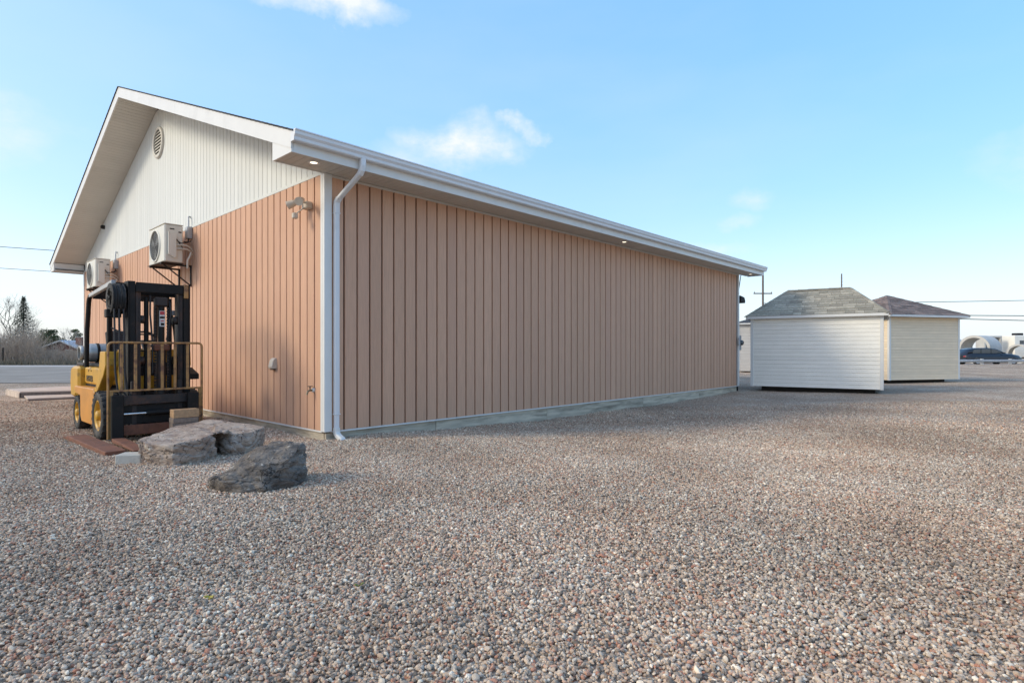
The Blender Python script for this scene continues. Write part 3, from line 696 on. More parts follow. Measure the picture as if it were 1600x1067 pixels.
# body
box('chassis', (-.36, -.25, .17), (.36, 1.75, .62), M['blacksteel'], fl, .02)
for s in (-1, 1):
    a0, a1 = s*.40, s*.545
    MB().prism([(.50, .66), (.46, .60), (.46, .20), (.52, .14), (1.24, .14), (1.32, .22), (1.34, .52), (1.70, .56), (1.74, .60), (1.74, .655)], min(a0, a1), max(a0, a1), 'x', .012).build('side_panel', M['orange'] if s < 0 else M['yellow'], fl)
    # wheel arch / cowl support
    MB().prism([(.50, .672), (.42, .70), (.27, .86), (.17, 1.19), (-.10, 1.19), (-.12, 1.0), (.0, .86), (.14, .76), (.30, .66), (.42, .56), (.45, .50), (.49, .58)], min(s*.38, s*.53), max(s*.38, s*.53), 'x', .008).build('fender', M['yellow'], fl)
hood = MB().box((-.42, .62, .685), (.42, 1.70, .955), .035).build('hood', M['yellow'], fl)
box('hood_gap', (-.40, .56, .655), (.40, 1.72, .70), M['blacksteel'], fl)
box('louver', (-.425, .63, .71), (-.405, .72, .93), M['blacksteel'], hood, .004)
cw = MB().prism([(1.735, .50), (1.735, .95), (2.20, .955), (2.30, .90), (2.33, .70), (2.28, .46), (1.98, .46), (1.93, .50)], -.50, .50, 'x', .035).build('counterweight', M['yellow'], fl)
MB().box((-.27, 1.8, .16), (.27, 2.22, .47), .04).build('drawbar_housing', M['yellow'], fl)
MB().box((-.40, .60, .957), (.40, 1.75, 1.0), .01).build('seat_deck', M['blacksteel'], fl)
MB().box((-.43, 1.76, .957), (.43, 2.25, 1.005), .012).build('tank_tray', M['rustblack'], fl)
MB().box((-.25, .72, 1.0), (.25, 1.22, 1.12), .04).build('seat', M['black'], fl)
MB().prism([(1.14, 1.10), (1.24, 1.06), (1.36, 1.5), (1.28, 1.52)], -.23, .23, 'x', .03).build('seat_back', M['black'], fl)
MB().box((-.38, -.12, .66), (.38, -.07, 1.22), .012).build('dash_panel', M['yellow'], fl)
MB().box((-.375, -.135, .96), (.375, -.121, 1.04), .004).build('dash_band', M['blacksteel'], fl)
MB().box((-.38, -.07, 1.15), (.38, .12, 1.22), .012).build('dash_top', M['blacksteel'], fl)
box('floor_plate', (-.38, -.07, .60), (.38, .6, .655), M['blacksteel'], fl)
sw = MB().tube([(.0, .08, 1.15), (0, .30, 1.34)], .02, 8)
c = Vector((0, .30, 1.345)); nx = Vector((1, 0, 0)); ny = Vector((0, .65, -.76)) ; ny.normalize()
sw.tube([c + (nx*math.cos(k*math.pi/14) + ny*-math.sin(k*math.pi/14))*.17 for k in range(29)], .013, 6, cap=False)
sw.tube([c - nx*.16, c + nx*.16], .011, 6); sw.build('steering_wheel', M['black'], fl)
for k in range(3):
    MB().tube([(.20 + k*.05, .02, 1.2), (.21 + k*.05, .05, 1.36)], .007, 6).lathe([(.002, .02), (.016, .01), (.016, -.01), (.002, -.02)], (.21 + k*.05, .05, 1.37), 'z', 8).build('control_lever', M['blacksteel'], fl)
# gas tank
tk = MB().lathe([(.002, -.38), (.08, -.375), (.13, -.345), (.152, -.29), (.152, .29), (.13, .345), (.08, .375), (.002, .38)], (0, 2.0, 1.165), 'x', 24).build('gas_tank', M['steelgrey'], fl)
MB().lathe([(.10, -.44), (.115, -.44), (.115, -.36), (.10, -.36), (.10, -.44)], (0, 2.0, 1.165), 'x', 20).build('collar', M['steelgrey'], tk)
for x in (-.2, .2): MB().lathe([(.153, x-.02), (.158, x-.02), (.158, x+.02), (.153, x+.02)], (0, 2.0, 1.165), 'x', 24).build('strap', M['blacksteel'], tk)
# overhead guard
og = empty('overhead_guard', (0, 0, 0), 0, fl)
for s in (-1, 1):
    MB().tube([(s*.46, 1.36, .95), (s*.46, 1.32, 1.5), (s*.45, 1.27, 1.9), (s*.45, 1.23, 1.985), (s*.45, 1.14, 2.03)], .032, 8).build('rear_leg', M['blacksteel'], og)
    MB().box((s*.45-.03, .0, 1.18), (s*.45+.03, .055, 2.06), .01).build('front_leg', M['blacksteel'], og)
    MB().prism([(1.15, 2.0), (1.15, 2.055), (-.18, 2.155), (-.18, 2.09)], s*.45-.026, s*.45+.026, 'x', .006).build('side_rail', M['guardgrey'], og)
for k in range(8):
    y = -.17 + k*.185; z = 2.11 - (y + .18)*.075
    MB().box((-.424, y, z - .03), (.424, y + .02, z + .02), .003).build('cross_bar', M['blacksteel'], og)
# mast
ms = empty('mast', (0, -.47, 0), 0, fl)
for s in (-1, 1):
    ch = MB().box((s*.355, -.10, .07), (s*.375, .09, 2.12), .003).box((s*.29, -.10, .07), (s*.354, -.078, 2.12), .003).box((s*.29, .068, .07), (s*.354, .09, 2.12), .003)
    ch.build('outer_channel', M['blacksteel'], ms)
    MB().box((s*.225, -.085, .10), (s*.245, .065, 2.09), .003).box((s*.246, -.085, .10), (s*.284, -.066, 2.09), .003).box((s*.246, .046, .10), (s*.284, .065, 2.09), .003).build('inner_channel', M['rustblack'], ms)
    MB().tube([(s*.14, .0, .12), (s*.14, .0, 1.92)], .03, 10).build('lift_cylinder', M['blacksteel'], ms)
    for k in range(2): MB().lathe([(.002, -.025), (.055, -.025), (.055, .025), (.002, .025)], (s*.20, -.03, 1.62 - k*.55), 'x', 16).build('roller', M['rustblack'], ms)
MB().box((-.375, .092, 1.95), (.375, .12, 2.1), .006).build('top_crosshead', M['blacksteel'], ms)
MB().box((-.285, -.112, 1.98), (.285, -.088, 2.11), .006).build('top_crosshead', M['blacksteel'], ms)
MB().box((.29, -.122, 1.93), (.345, -.102, 2.11), .004).build('corner_plate', M['rustyellow'], ms)
MB().box((-.375, .092, .86), (.375, .115, .98), .004).build('crossmember', M['rustblack'], ms)
MB().box((-.375, .092, .2), (.375, .125, .42), .006).build('crossmember', M['blacksteel'], ms)
for k, z in enumerate((1.42, 1.20)): MB().tube([(-.225, -.02, z), (-.03, -.02, z)], .01, 6).build('tie_rod', M['blacksteel'], ms)
# centre ram with chain head and decal
MB().tube([(.03, -.03, .15), (.03, -.03, 1.28)], .058, 14).build('centre_ram', M['rustblack'], ms)
MB().box((-.07, -.085, 1.20), (.125, .03, 1.29), .015).build('ram_bracket', M['rust'], ms)
MB().tube([(.03, -.035, 1.29), (.03, -.035, 1.84)], .042, 12).build('ram_rod_cover', M['blacksteel'], ms)
MB().box((-.05, -.09, 1.80), (.11, .03, 1.93), .02).build('ram_head', M['rustblack'], ms)
MB().box((-.004, -.0815, 1.53), (.064, -.0785, 1.745), .001).build('decal', M['decal'], ms)
MB().box((.002, -.0835, 1.69), (.058, -.082, 1.738)).box((.01, -.0835, 1.60), (.05, -.082, 1.615)).build('decal_print', M['decalred'], ms)
MB().box((.0, -.0835, 1.64), (.06, -.082, 1.668)).box((.012, -.0835, 1.545), (.054, -.082, 1.58)).build('decal_print', M['blacksteel'], ms)
for x in (-.045, .105):
    cn = MB()
    for k in range(30): cn.box((x - .014, -.055 - .004*(k % 2), .55 + k*.042), (x + .014, -.043, .55 + k*.042 + .032), .003)
    cn.build('lift_chain', M['rustblack'], ms)
MB().tube([(.09, -.04, 1.90), (.13, -.06, 1.86), (.135, -.07, 1.68), (.11, -.07, 1.5), (.09, -.06, 1.35)], .011, 6).build('hydraulic_hose', M['black'], ms)
MB().tube([(-.10, -.03, 1.95), (-.11, -.06, 1.7), (-.09, -.08, 1.35), (-.08, -.06, .9)], .012, 6).build('hydraulic_hose', M['black'], ms)
MB().tube([(.14, .12, 2.02), (.26, .19, 1.5), (.30, .22, 1.15)], .02, 6).build('tilt_strut', M['blacksteel'], ms)
box('strut_box', (.20, .13, 1.70), (.26, .19, 1.77), M['decal'], ms, .006)
# hose reel on the left of the mast
hr = empty('hose_reel', (-.49, -.44, 1.885), 0, fl); RR = .20
for k in range(3):
    x = -.06 + k*.05
    MB().lathe([(.13, x), (RR, x), (RR, x + .006), (RR - .02, x + .012), (RR - .02, x + .030), (RR, x + .036), (RR, x + .042), (.13, x + .042), (.13, x)], (0, 0, 0), 'x', 32).build('reel_disc', M['tyre'], hr)
MB().lathe([(.128, .0), (.128, -.05), (.105, -.06), (.10, -.03), (.02, -.03), (.018, -.075), (.001, -.076)], (0, 0, 0), 'x', 24).build('spring_hub', M['blacksteel'], hr)
for k in range(3): MB().tube([(-.055, 0, 0), (-.055, .12*math.cos(k*2.1 + .4), .12*math.sin(k*2.1 + .4))], .012, 6).build('spoke', M['blacksteel'], hr)
MB().box((.08, -.06, .10), (.2, .02, .17), .006).box((.02, -.03, .16), (.17, .03, .20), .006).build('reel_bracket', M['blacksteel'], hr)
MB().box((-.10, -.02, -.25), (.07, .10, -.14), .01).build('reel_guide', M['blacksteel'], hr)
for i, (x, y) in enumerate(((-.04, -.14), (.01, -.15), (.06, -.16))):
    MB().tube([(x, y, -.14), (x + .005, y - .01, -.5), (x + .01, y - .01, -.95), (x + .03, y - .05, -1.2), (x + .08, y - .09, -1.3)], .0125, 7).build('hose', M['black'], hr)
MB().lathe([(.001, -.12), (.035, -.12)] + [(.035 + .006*(k % 2), -.12 + k*.02) for k in range(10)] + [(.001, .08)], (.13, -.06, -.12), 'z', 12).build('swivel_valve', M['rustblack'], hr)
MB().tube([(-.02, .1, -.38), (.08, .02, -.45), (.2, -.02, -.52)], .011, 6).build('hose', M['black'], hr)
# carriage, load backrest and forks
cr = empty('carriage', (-.08, -.68, 0), 0, fl)
MB().box((-.52, -.05, .50), (.52, .0, .62), .006).build('carriage_bar', M['rustblack'], cr)
MB().box((-.50, -.05, .11), (.50, .0, .24), .006).build('carriage_bar', M['rust'], cr)
for x in (-.25, .29): MB().box((x - .03, .0, .1), (x + .03, .06, .80), .006).build('carriage_plate', M['rustblack'], cr)
box('back_plate', (-.48, .002, .25), (.50, .012, .49), M['blacksteel'], cr)
MB().tube([(-.12, -.035, .385), (.35, -.035, .385)], .034, 12).build('side_shift_ram', M['blacksteel'], cr)
MB().tube([(-.40, -.035, .385), (-.12, -.035, .385)], .014, 8).build('side_shift_rod', M['chrome'], cr)
lg = empty('load_backrest', (-.08, -.74, 0), 0, fl)
def arch(x0, x1, z0, z1, r):
    p = [(x0, 0, z0)] + [(x0 + r - r*math.cos(k*math.pi/8), 0, z1 - r + r*math.sin(k*math.pi/8)) for k in range(5)]
    return p + [(x1 - r + r*math.sin(k*math.pi/8), 0, z1 - r + r*math.cos(k*math.pi/8)) for k in range(5)] + [(x1, 0, z0)]
MB().tube(arch(-.55, .55, .085, 1.305, .05), .014, 8).build('outer_tube', M['rustyellow'], lg)
MB().box((-.536, -.012, .676), (.536, .012, .70), .003).build('bottom_rail', M['rustyellow'], lg)
for k in range(6):
    x = -.405 + k*.154; MB().box((x - .017, -.007, .701), (x + .017, .007, 1.29), .002).build('upright', M['rustyellow'], lg)
for s in (-1, 1): MB().box((s*.536, -.006, .085), (s*.495, .006, .675), .003).build('lower_plate', M['rustyellow'], lg)
for a0, lab in ((-.61, None), (.27, None)):
    f = empty('fork', (a0, -.79, 0), 0, fl)
    MB().box((0, -.03, .05), (.135, .03, .635), .008).build('shank', M['blacksteel'], f)
    MB().prism([(-.031, .05), (-.031, .10), (-.5, .09), (-1.0, .066), (-1.0, .05)], 0, .135, 'x', .004).build('blade', M['rust'], f)
# lights, black front step on the far side
for s in (-1, 1): MB().lathe([(.002, -.04), (.055, -.035), (.065, .0), (.05, .04), (.002, .05)], (s*.42, -.06, 1.98), 'y', 14).build('work_light', M['blacksteel'], fl)
MB().prism([(-.18, .78), (-.18, .86), (.12, .95), (.12, .90)], .42, .62, 'x', .004).build('mudguard', M['blacksteel'], fl)
# maker's lettering on the hood
def text_part(txt, size, parent, loc, rot, m, name='lettering', depth=.0015):
    cu = bpy.data.curves.new('t', 'FONT'); cu.body = txt; cu.size = size; cu.extrude = depth; cu.align_x = 'CENTER'; cu.offset = .004
    to = bpy.data.objects.new('t', cu); COL.objects.link(to)
    dg = bpy.context.evaluated_depsgraph_get(); me = bpy.data.meshes.new_from_object(to.evaluated_get(dg)); bpy.data.objects.remove(to)
    me.materials.clear(); me.materials.append(m)
    o = link(name, me, parent, loc); o.rotation_euler = rot; return o
text_part('HYSTER', .12, hood, (-.4225, 1.36, .735), (R(90), 0, R(-90)), M['ink'])
for y in (1.25, 1.42): MB().lathe([(.001, -.426), (.012, -.426), (.012, -.41)], (0, y, .895), 'x', 8).build('bolt', M['blacksteel'], hood)

# ------------------------------------------------------------------ things lying by the forklift
def ground_obj(name, label, cat, x, y, rz=0, dz=0, group=None):
    t = empty(name, (x, y, ground_z(x, y) + dz), rz); tag(t, label, cat, group); return t
p = uv2w(-2.235, 1.73)
t = MB().prism([(-1.06, 0), (-1.06, .055), (.80, .055), (1.06, .02), (1.06, 0)], -.105, .105, 'x', .006).build('fork_extension', M['rust'])
t.location = (p.x, p.y, ground_z(p.x, p.y) + .008); t.rotation_euler = (0, 0, TH + R(1)); tag(t, 'long rusty steel fork sleeve lying on the gravel beside the front wheel', 'fork sleeve')
t = MB().box((-.125, -.10, 0), (.125, .10, .115), .008).build('concrete_block', M['concrete'])
t.location = (-4.06, 6.17, ground_z(-4.06, 6.17) - .012); t.rotation_euler = (0, 0, R(8)); tag(t, 'small grey concrete block at the left end of the flat boulder', 'concrete block')
zs = .0; stack = [(.11, .15, 'timbergrey'), (.09, .15, 'timbergrey'), (.065, .15, 'timbergrey'), (.065, .15, 'timbergrey'), (.105, .15, 'timber')]
names = ['lowest weathered timber of the stack behind the flat boulder', 'second lowest weathered timber of the stack behind the flat boulder', 'grey weathered timber in the middle of the small stack behind the boulder',
         'grey weathered timber just under the pale top timber of the stack', 'pale sawn timber on top of the stack between forklift and boulder']
for (h, w, mm), lab in zip(stack, names):
    p = uv2w(-1.355 + rnd.uniform(-.008, .008), 1.17 + rnd.uniform(-.006, .006)); gz = ground_z(p.x, p.y)
    o = MB().box((-.152, -w/2, 0), (.152, w/2, h), .005).build('timber_block', M[mm]); o.location = (p.x, p.y, gz + zs + .01); o.rotation_euler = (0, 0, TH + R(rnd.uniform(-3, 3)))
    tag(o, lab, 'timber', 'timbers stacked by the forklift'); zs += h + .001

# ------------------------------------------------------------------ boulders
def rock_mat(name, top, side, dark, lichen, crack=(.05, .04, .035)):
    m = bpy.data.materials.new(name); m.use_nodes = True; nt = m.node_tree; N = nt.nodes; L = nt.links; p = N['Principled BSDF']
    p.inputs['Roughness'].default_value = .9; p.inputs['Specular IOR Level'].default_value = .25
    g = N.new('ShaderNodeNewGeometry'); pos = g.outputs['Position']
    def nz(s, d=6, r=.6, st=(1, 1, 1)):
        mp = N.new('ShaderNodeMapping'); mp.inputs['Scale'].default_value = st; L.new(pos, mp.inputs[0])
        n = N.new('ShaderNodeTexNoise'); n.inputs['Scale'].default_value = s; n.inputs['Detail'].default_value = d; n.inputs['Roughness'].default_value = r; L.new(mp.outputs[0], n.inputs['Vector']); return n.outputs['Fac']
    def mixc(f, a, b, lo, hi):
        mr = N.new('ShaderNodeMapRange'); mr.inputs['From Min'].default_value = lo; mr.inputs['From Max'].default_value = hi; L.new(f, mr.inputs['Value'])
        mx = N.new('ShaderNodeMix'); mx.data_type = 'RGBA'; L.new(mr.outputs[0], mx.inputs['Factor'])
        for k, c in (('A', a), ('B', b)):
            if isinstance(c, tuple): mx.inputs[k].default_value = (*c, 1)
            else: L.new(c, mx.inputs[k])
        return mx.outputs['Result']
    c1 = mixc(nz(3.5, 6), top, side, .38, .62)
    c2 = mixc(nz(7, 8, .7, (1, 1, 3.2)), c1, dark, .50, .72)
    c3 = mixc(nz(13, 5, .6), c2, lichen, .60, .72)
    vn = N.new('ShaderNodeTexVoronoi'); vn.feature = 'DISTANCE_TO_EDGE'; vn.inputs['Scale'].default_value = 3.2
    mpv = N.new('ShaderNodeMapping'); mpv.inputs['Scale'].default_value = (1, 1, 2.2); wv = N.new('ShaderNodeTexNoise'); wv.inputs['Scale'].default_value = 5; wv.inputs['Detail'].default_value = 5; L.new(pos, wv.inputs['Vector'])
    wm = N.new('ShaderNodeVectorMath'); wm.operation = 'MULTIPLY_ADD'; wm.inputs[1].default_value = (.35, .35, .35); L.new(wv.outputs['Color'], wm.inputs[0]); L.new(pos, wm.inputs[2]); L.new(wm.outputs[0], mpv.inputs[0]); L.new(mpv.outputs[0], vn.inputs['Vector'])
    c3 = mixc(vn.outputs['Distance'], crack, c3, .0, .022)
    L.new(c3, p.inputs['Base Color'])
    b1 = N.new('ShaderNodeBump'); b1.inputs['Strength'].default_value = 1.0; b1.inputs['Distance'].default_value = .045; L.new(nz(9, 10, .68, (1, 1, 2.6)), b1.inputs['Height'])
    b2 = N.new('ShaderNodeBump'); b2.inputs['Strength'].default_value = .5; b2.inputs['Distance'].default_value = .008; L.new(nz(60, 6, .7), b2.inputs['Height']); L.new(b1.outputs[0], b2.inputs['Normal'])
    L.new(b2.outputs[0], p.inputs['Normal'])
    return m
def rock(name, poly, topf, m, label, seed, rough=.035, voxel=.022, inset=.05, strata=.02, cuts=9, topk=.45):
    n = len(poly); cx = sum(p[0] for p in poly)/n; cy = sum(p[1] for p in poly)/n
    bm = bmesh.new()
    def ring(k, zf):
        return [bm.verts.new((cx + (x-cx)*k, cy + (y-cy)*k, zf(cx + (x-cx)*k, cy + (y-cy)*k))) for x, y in poly]
    r = [ring(.95, lambda x, y: -.08), ring(1.0, lambda x, y: topf(x, y)*.35), ring(1.0, lambda x, y: topf(x, y)*.75), ring(1 - inset, topf)]
    for a, b_ in zip(r[:-1], r[1:]):
        for i in range(n): bm.faces.new((a[i], a[(i+1) % n], b_[(i+1) % n], b_[i]))
    bm.faces.new(r[0][::-1]); topface = bm.faces.new(r[-1])
    bmesh.ops.triangulate(bm, faces=[topface]); bmesh.ops.recalc_face_normals(bm, faces=bm.faces)
    me = bpy.data.meshes.new('tmp'); bm.to_mesh(me); bm.free()
    to = bpy.data.objects.new('tmp', me); COL.objects.link(to)
    md = to.modifiers.new('r', 'REMESH'); md.mode = 'VOXEL'; md.voxel_size = voxel
    dg = bpy.context.evaluated_depsgraph_get(); me2 = bpy.data.meshes.new_from_object(to.evaluated_get(dg)); bpy.data.objects.remove(to)
    rk = random.Random(int(seed*10)); zc = .12
    for _ in range(cuts):
        a = rk.uniform(0, 6.283); el = rk.uniform(-.1, .9); nn = Vector((math.cos(a)*math.cos(el), math.sin(a)*math.cos(el), math.sin(el)))
        ext = sorted(((v.co - Vector((cx, cy, zc))).dot(nn) for v in me2.vertices)); lim = ext[int(len(ext)*rk.uniform(.955, .985))]
        for v in me2.vertices:
            e = (v.co - Vector((cx, cy, zc))).dot(nn) - lim
            if e > 0: v.co -= nn*e*.85
    me2.update(); nor = [v.normal.copy() for v in me2.vertices]
    for v, nn in zip(me2.vertices, nor):
        p = v.co; q = Vector((p.x*2.2, p.y*2.2, p.z*3 + seed))
        d = noise.fractal(q, .9, 2.1, 4) * rough
        cell = noise.voronoi(Vector((p.x*3.3 + seed, p.y*3.3, p.z*5)))[0]; d += (min(cell[1] - cell[0], .35) - .2) * rough * 1.7
        side = 1 - abs(nn.z)
        lay = p.z*9 + noise.noise(Vector((p.x*2.6, p.y*2.6, seed)))*2.2 + p.x*1.3; fr = lay - math.floor(lay)
        d += noise.fractal(Vector((p.x*11, p.y*11, p.z*17 + seed)), .8, 2.2, 3) * rough * .32
        d += side * strata * ((fr**.6) - .6)
        v.co = p + nn*d*(1 if nn.z < .75 else topk)
    me2.materials.clear(); me2.materials.append(m)
    me2.polygons.foreach_set('use_smooth', [False]*len(me2.polygons))
    for v in me2.vertices: v.co -= Vector((cx, cy, 0))
    me2.update()
    o = link(name, me2, None, (cx, cy, ground_z(cx, cy))); tag(o, label, 'boulder'); return o
M['rock1'] = rock_mat('brown_sandstone', (.50, .41, .335), (.37, .27, .21), (.14, .098, .078), (.60, .54, .46))
M['rock2'] = rock_mat('dark_grey_stone', (.25, .22, .19), (.145, .12, .10), (.045, .037, .032), (.54, .51, .45), (.02, .018, .016))
def big_top(x, y):
    z = .245 + .085*sst(5.9, 6.9, y)
    z -= .07 * sst(-3.42, -3.12, x)
    return z + .015*math.sin(7*x + 3*y)
rock('flat_boulder', [(-3.88, 5.98), (-3.62, 5.93), (-3.40, 5.90), (-3.32, 6.12), (-3.31, 6.40), (-3.50, 6.78), (-3.35, 6.68), (-3.20, 6.60), (-3.06, 6.78), (-3.03, 7.05), (-3.15, 7.24), (-3.45, 7.26), (-3.78, 7.16), (-3.96, 6.85), (-4.00, 6.45), (-3.98, 6.15)],
     big_top, M['rock1'], 'large flat brown boulder in front of the forklift', 4.2, .030, .0125, .02, .030, 3)
def small_top(x, y):
    z = .05 + .31*sst(-2.76, -2.28, x)
    z *= .50 + .50*sst(4.86, 5.20, y)
    return z + .012*math.sin(9*x + 5*y)
rock('dark_boulder', [(-2.70, 5.12), (-2.60, 4.97), (-2.42, 4.89), (-2.09, 4.86), (-1.93, 5.02), (-1.87, 5.30), (-2.02, 5.52), (-2.38, 5.50), (-2.62, 5.33)],
     small_top, M['rock2'], 'smaller dark grey boulder standing nearest to the viewer', 9.1, .040, .0105, .05, .028, 9, 1)

# small weeds in the gravel
def weed(px, py, m, label, n):
    z = 1.2*F/(py - HY); x = (px - 800)/F*z; t = ground_obj('weed', label, 'weed', x, z, 0, .008, 'small weeds in the gravel')
    for k in range(n):
        a = rnd.uniform(0, 6.28); l = rnd.uniform(.018, .034); d = Vector((math.cos(a), math.sin(a), .75)); s = Vector((-d.y, d.x, 0))*.008
        p0 = Vector((0, 0, -.002)); p1 = d*l*.55; p2 = d*l + Vector((0, 0, -.006)); th = Vector((0, 0, .0012))
        b = MB().add([p0, p1 - s, p2, p1 + s, p0 + th, p1 - s + th, p2 + th, p1 + s + th], [(0, 1, 2, 3), (7, 6, 5, 4), (0, 4, 5, 1), (1, 5, 6, 2), (2, 6, 7, 3), (3, 7, 4, 0)])
        b.build('leaf', m, t)
weed(327, 933, M['leafy'], 'tiny yellow green weed in the gravel at the lower left', 7)
weed(560, 917, M['leafg'], 'tiny green weed in the gravel below the dark boulder', 6)

# ------------------------------------------------------------------ decking panels on the left
def deck_panel(name, label, pts, z0, z1, nboards, slats):
    """pts: near-left, near-right, far-right, far-left of the top"""
    A, B, C_, D = (Vector((*p, 0)) for p in pts); t = empty(name, (A.x, A.y, 0)); tag(t, label, 'deck panel', 'deck panels on the gravel')
    for k in range(nboards):
        f0, f1 = (k + .04)/nboards, (k + .96)/nboards
        q = [A.lerp(D, f0), B.lerp(C_, f0), B.lerp(C_, f1), A.lerp(D, f1)]
        vs = [(p.x - A.x, p.y - A.y, zz) for zz in (z1 - .03, z1) for p in q]
        MB().add(vs, [(3, 2, 1, 0), (4, 5, 6, 7), (0, 1, 5, 4), (1, 2, 6, 5), (2, 3, 7, 6), (3, 0, 4, 7)]).build('deck_board', M['deckboard'], t)
    for k in range(slats):
        f0, f1 = (k + .06)/slats, (k + .94)/slats; e = (D - A); nrm = Vector((-e.y, e.x, 0)).normalized()*.02
        if nrm.dot(B - A) > 0: nrm = -nrm
        q = [A + e*f0, A + e*f1, A + e*f1 + nrm, A + e*f0 + nrm]; vs = [(p.x - A.x, p.y - A.y, zz) for zz in (z0, z1 - .032) for p in q]
        MB().add(vs, [(3, 2, 1, 0), (4, 5, 6, 7), (0, 1, 5, 4), (1, 2, 6, 5), (2, 3, 7, 6), (3, 0, 4, 7)]).build('end_slat', M['deckboard'], t)
    q = [A.lerp(B, .01), B, C_, D.lerp(C_, .01)]; vs = [(p.x - A.x, p.y - A.y, zz) for zz in (z0, z1 - .034) for p in q]
    MB().add(vs, [(3, 2, 1, 0), (4, 5, 6, 7), (0, 1, 5, 4), (1, 2, 6, 5), (2, 3, 7, 6), (3, 0, 4, 7)]).build('joists', M['pole'], t)
def gpt(px, py, z): 
    Z = F*(H - z)/(py - HY); return ((px - 800)/F*Z, Z)
deck_panel('deck_panel', 'raised pale deck panel with slatted end beside the asphalt', [gpt(31, 612, .16), gpt(170, 608, .16), gpt(165, 600.5, .16), gpt(10, 607.5, .16)], 0, .16, 4, 7)
deck_panel('deck_panel', 'low pale deck panel lying in front of the raised one', [gpt(43, 622.5, .06), gpt(190, 616, .06), gpt(172, 609.3, .06), gpt(32, 613.2, .06)], 0, .06, 4, 0)

# ------------------------------------------------------------------ sheds
def hip_roof(parent, W, D, zE, zR, ov, ridge, m, capm):
    """eave rectangle x -ov..W+ov, y -ov..D+ov; ridge length along x; shingles laid course by course"""
    x0, x1, y0, y1 = -ov, W + ov, -ov, D + ov; cy = (y0 + y1)/2; ra, rb = W/2 - ridge/2, W/2 + ridge/2
    A, B, C_, Dd = Vector((x0, y0, zE)), Vector((x1, y0, zE)), Vector((x1, y1, zE)), Vector((x0, y1, zE)); Ra, Rb = Vector((ra, cy, zR)), Vector((rb, cy, zR))
    MB().add([A, B, C_, Dd, Ra, Rb], [(0, 1, 5, 4), (1, 2, 5), (2, 3, 4, 5), (3, 0, 4), (3, 2, 1, 0)]).build('roof_deck', M['under'], parent)
    def face(L0, R0, Lt, Rt, n, w):
        nrm = (R0 - L0).cross(Lt - L0 if (Lt - L0).length > 0 else Rt - L0).normalized()
        if nrm.z < 0: nrm = -nrm
        for i in range(n):
            f0, f1 = i/n, (i + 1.12)/n; f1 = min(f1, 1)
            a0, b0, a1, b1 = L0.lerp(Lt, f0), R0.lerp(Rt, f0), L0.lerp(Lt, f1), R0.lerp(Rt, f1)
            ln = (b0 - a0).length; d = (b0 - a0).normalized(); s = -rnd.uniform(0, w)
            while s < ln:
                e = s + w*rnd.choice((.7, 1, 1, 1.35)); lo = max(0, s + .003); hi = min(ln, e - .003)
                if hi - lo > .02:
                    off1 = (a1 - a0).dot(d); l1 = off1 + (b1 - a1).length
                    lo1 = min(max(lo, off1), l1); hi1 = max(min(hi, l1), off1); up = (a1 - a0) - d*off1
                    t0, t1 = nrm*rnd.uniform(.012, .017), nrm*.004
                    q = [a0 + d*lo, a0 + d*hi, a0 + d*hi1 + up, a0 + d*lo1 + up]
                    vs = [p + nrm*.002 for p in q] + [q[0] + t0, q[1] + t0, q[2] + t1, q[3] + t1]
                    MB().add(vs, [(3, 2, 1, 0), (4, 5, 6, 7), (0, 1, 5, 4), (1, 2, 6, 5), (2, 3, 7, 6), (3, 0, 4, 7)]).build('shingle', m, parent)
                s = e
    face(A, B, Ra, Rb, 11, .34); face(B, C_, Rb, Rb, 11, .34); face(Dd, A, Ra, Ra, 11, .34)
    def cap(p, q, n):
        for i in range(n):
            a, b = p.lerp(q, i/n), p.lerp(q, (i + 1.15)/n if i < n - 1 else 1); t = (b - a).normalized(); s = t.cross(Vector((0, 0, 1))).normalized()*.085
            up = Vector((0, 0, .03)); dn = Vector((0, 0, -.012))
            vs = [a + s + dn, a + up, a - s + dn, b + s + dn, b + up - Vector((0, 0, .01)), b - s + dn]
            MB().add(vs, [(0, 1, 4, 3), (1, 2, 5, 4), (0, 2, 1), (3, 4, 5), (0, 3, 5, 2)]).build('ridge_cap', capm, parent)
    cap(A, Ra, 9); cap(B, Rb, 9)
    if (Rb - Ra).length > .1: cap(Ra, Rb, 6)
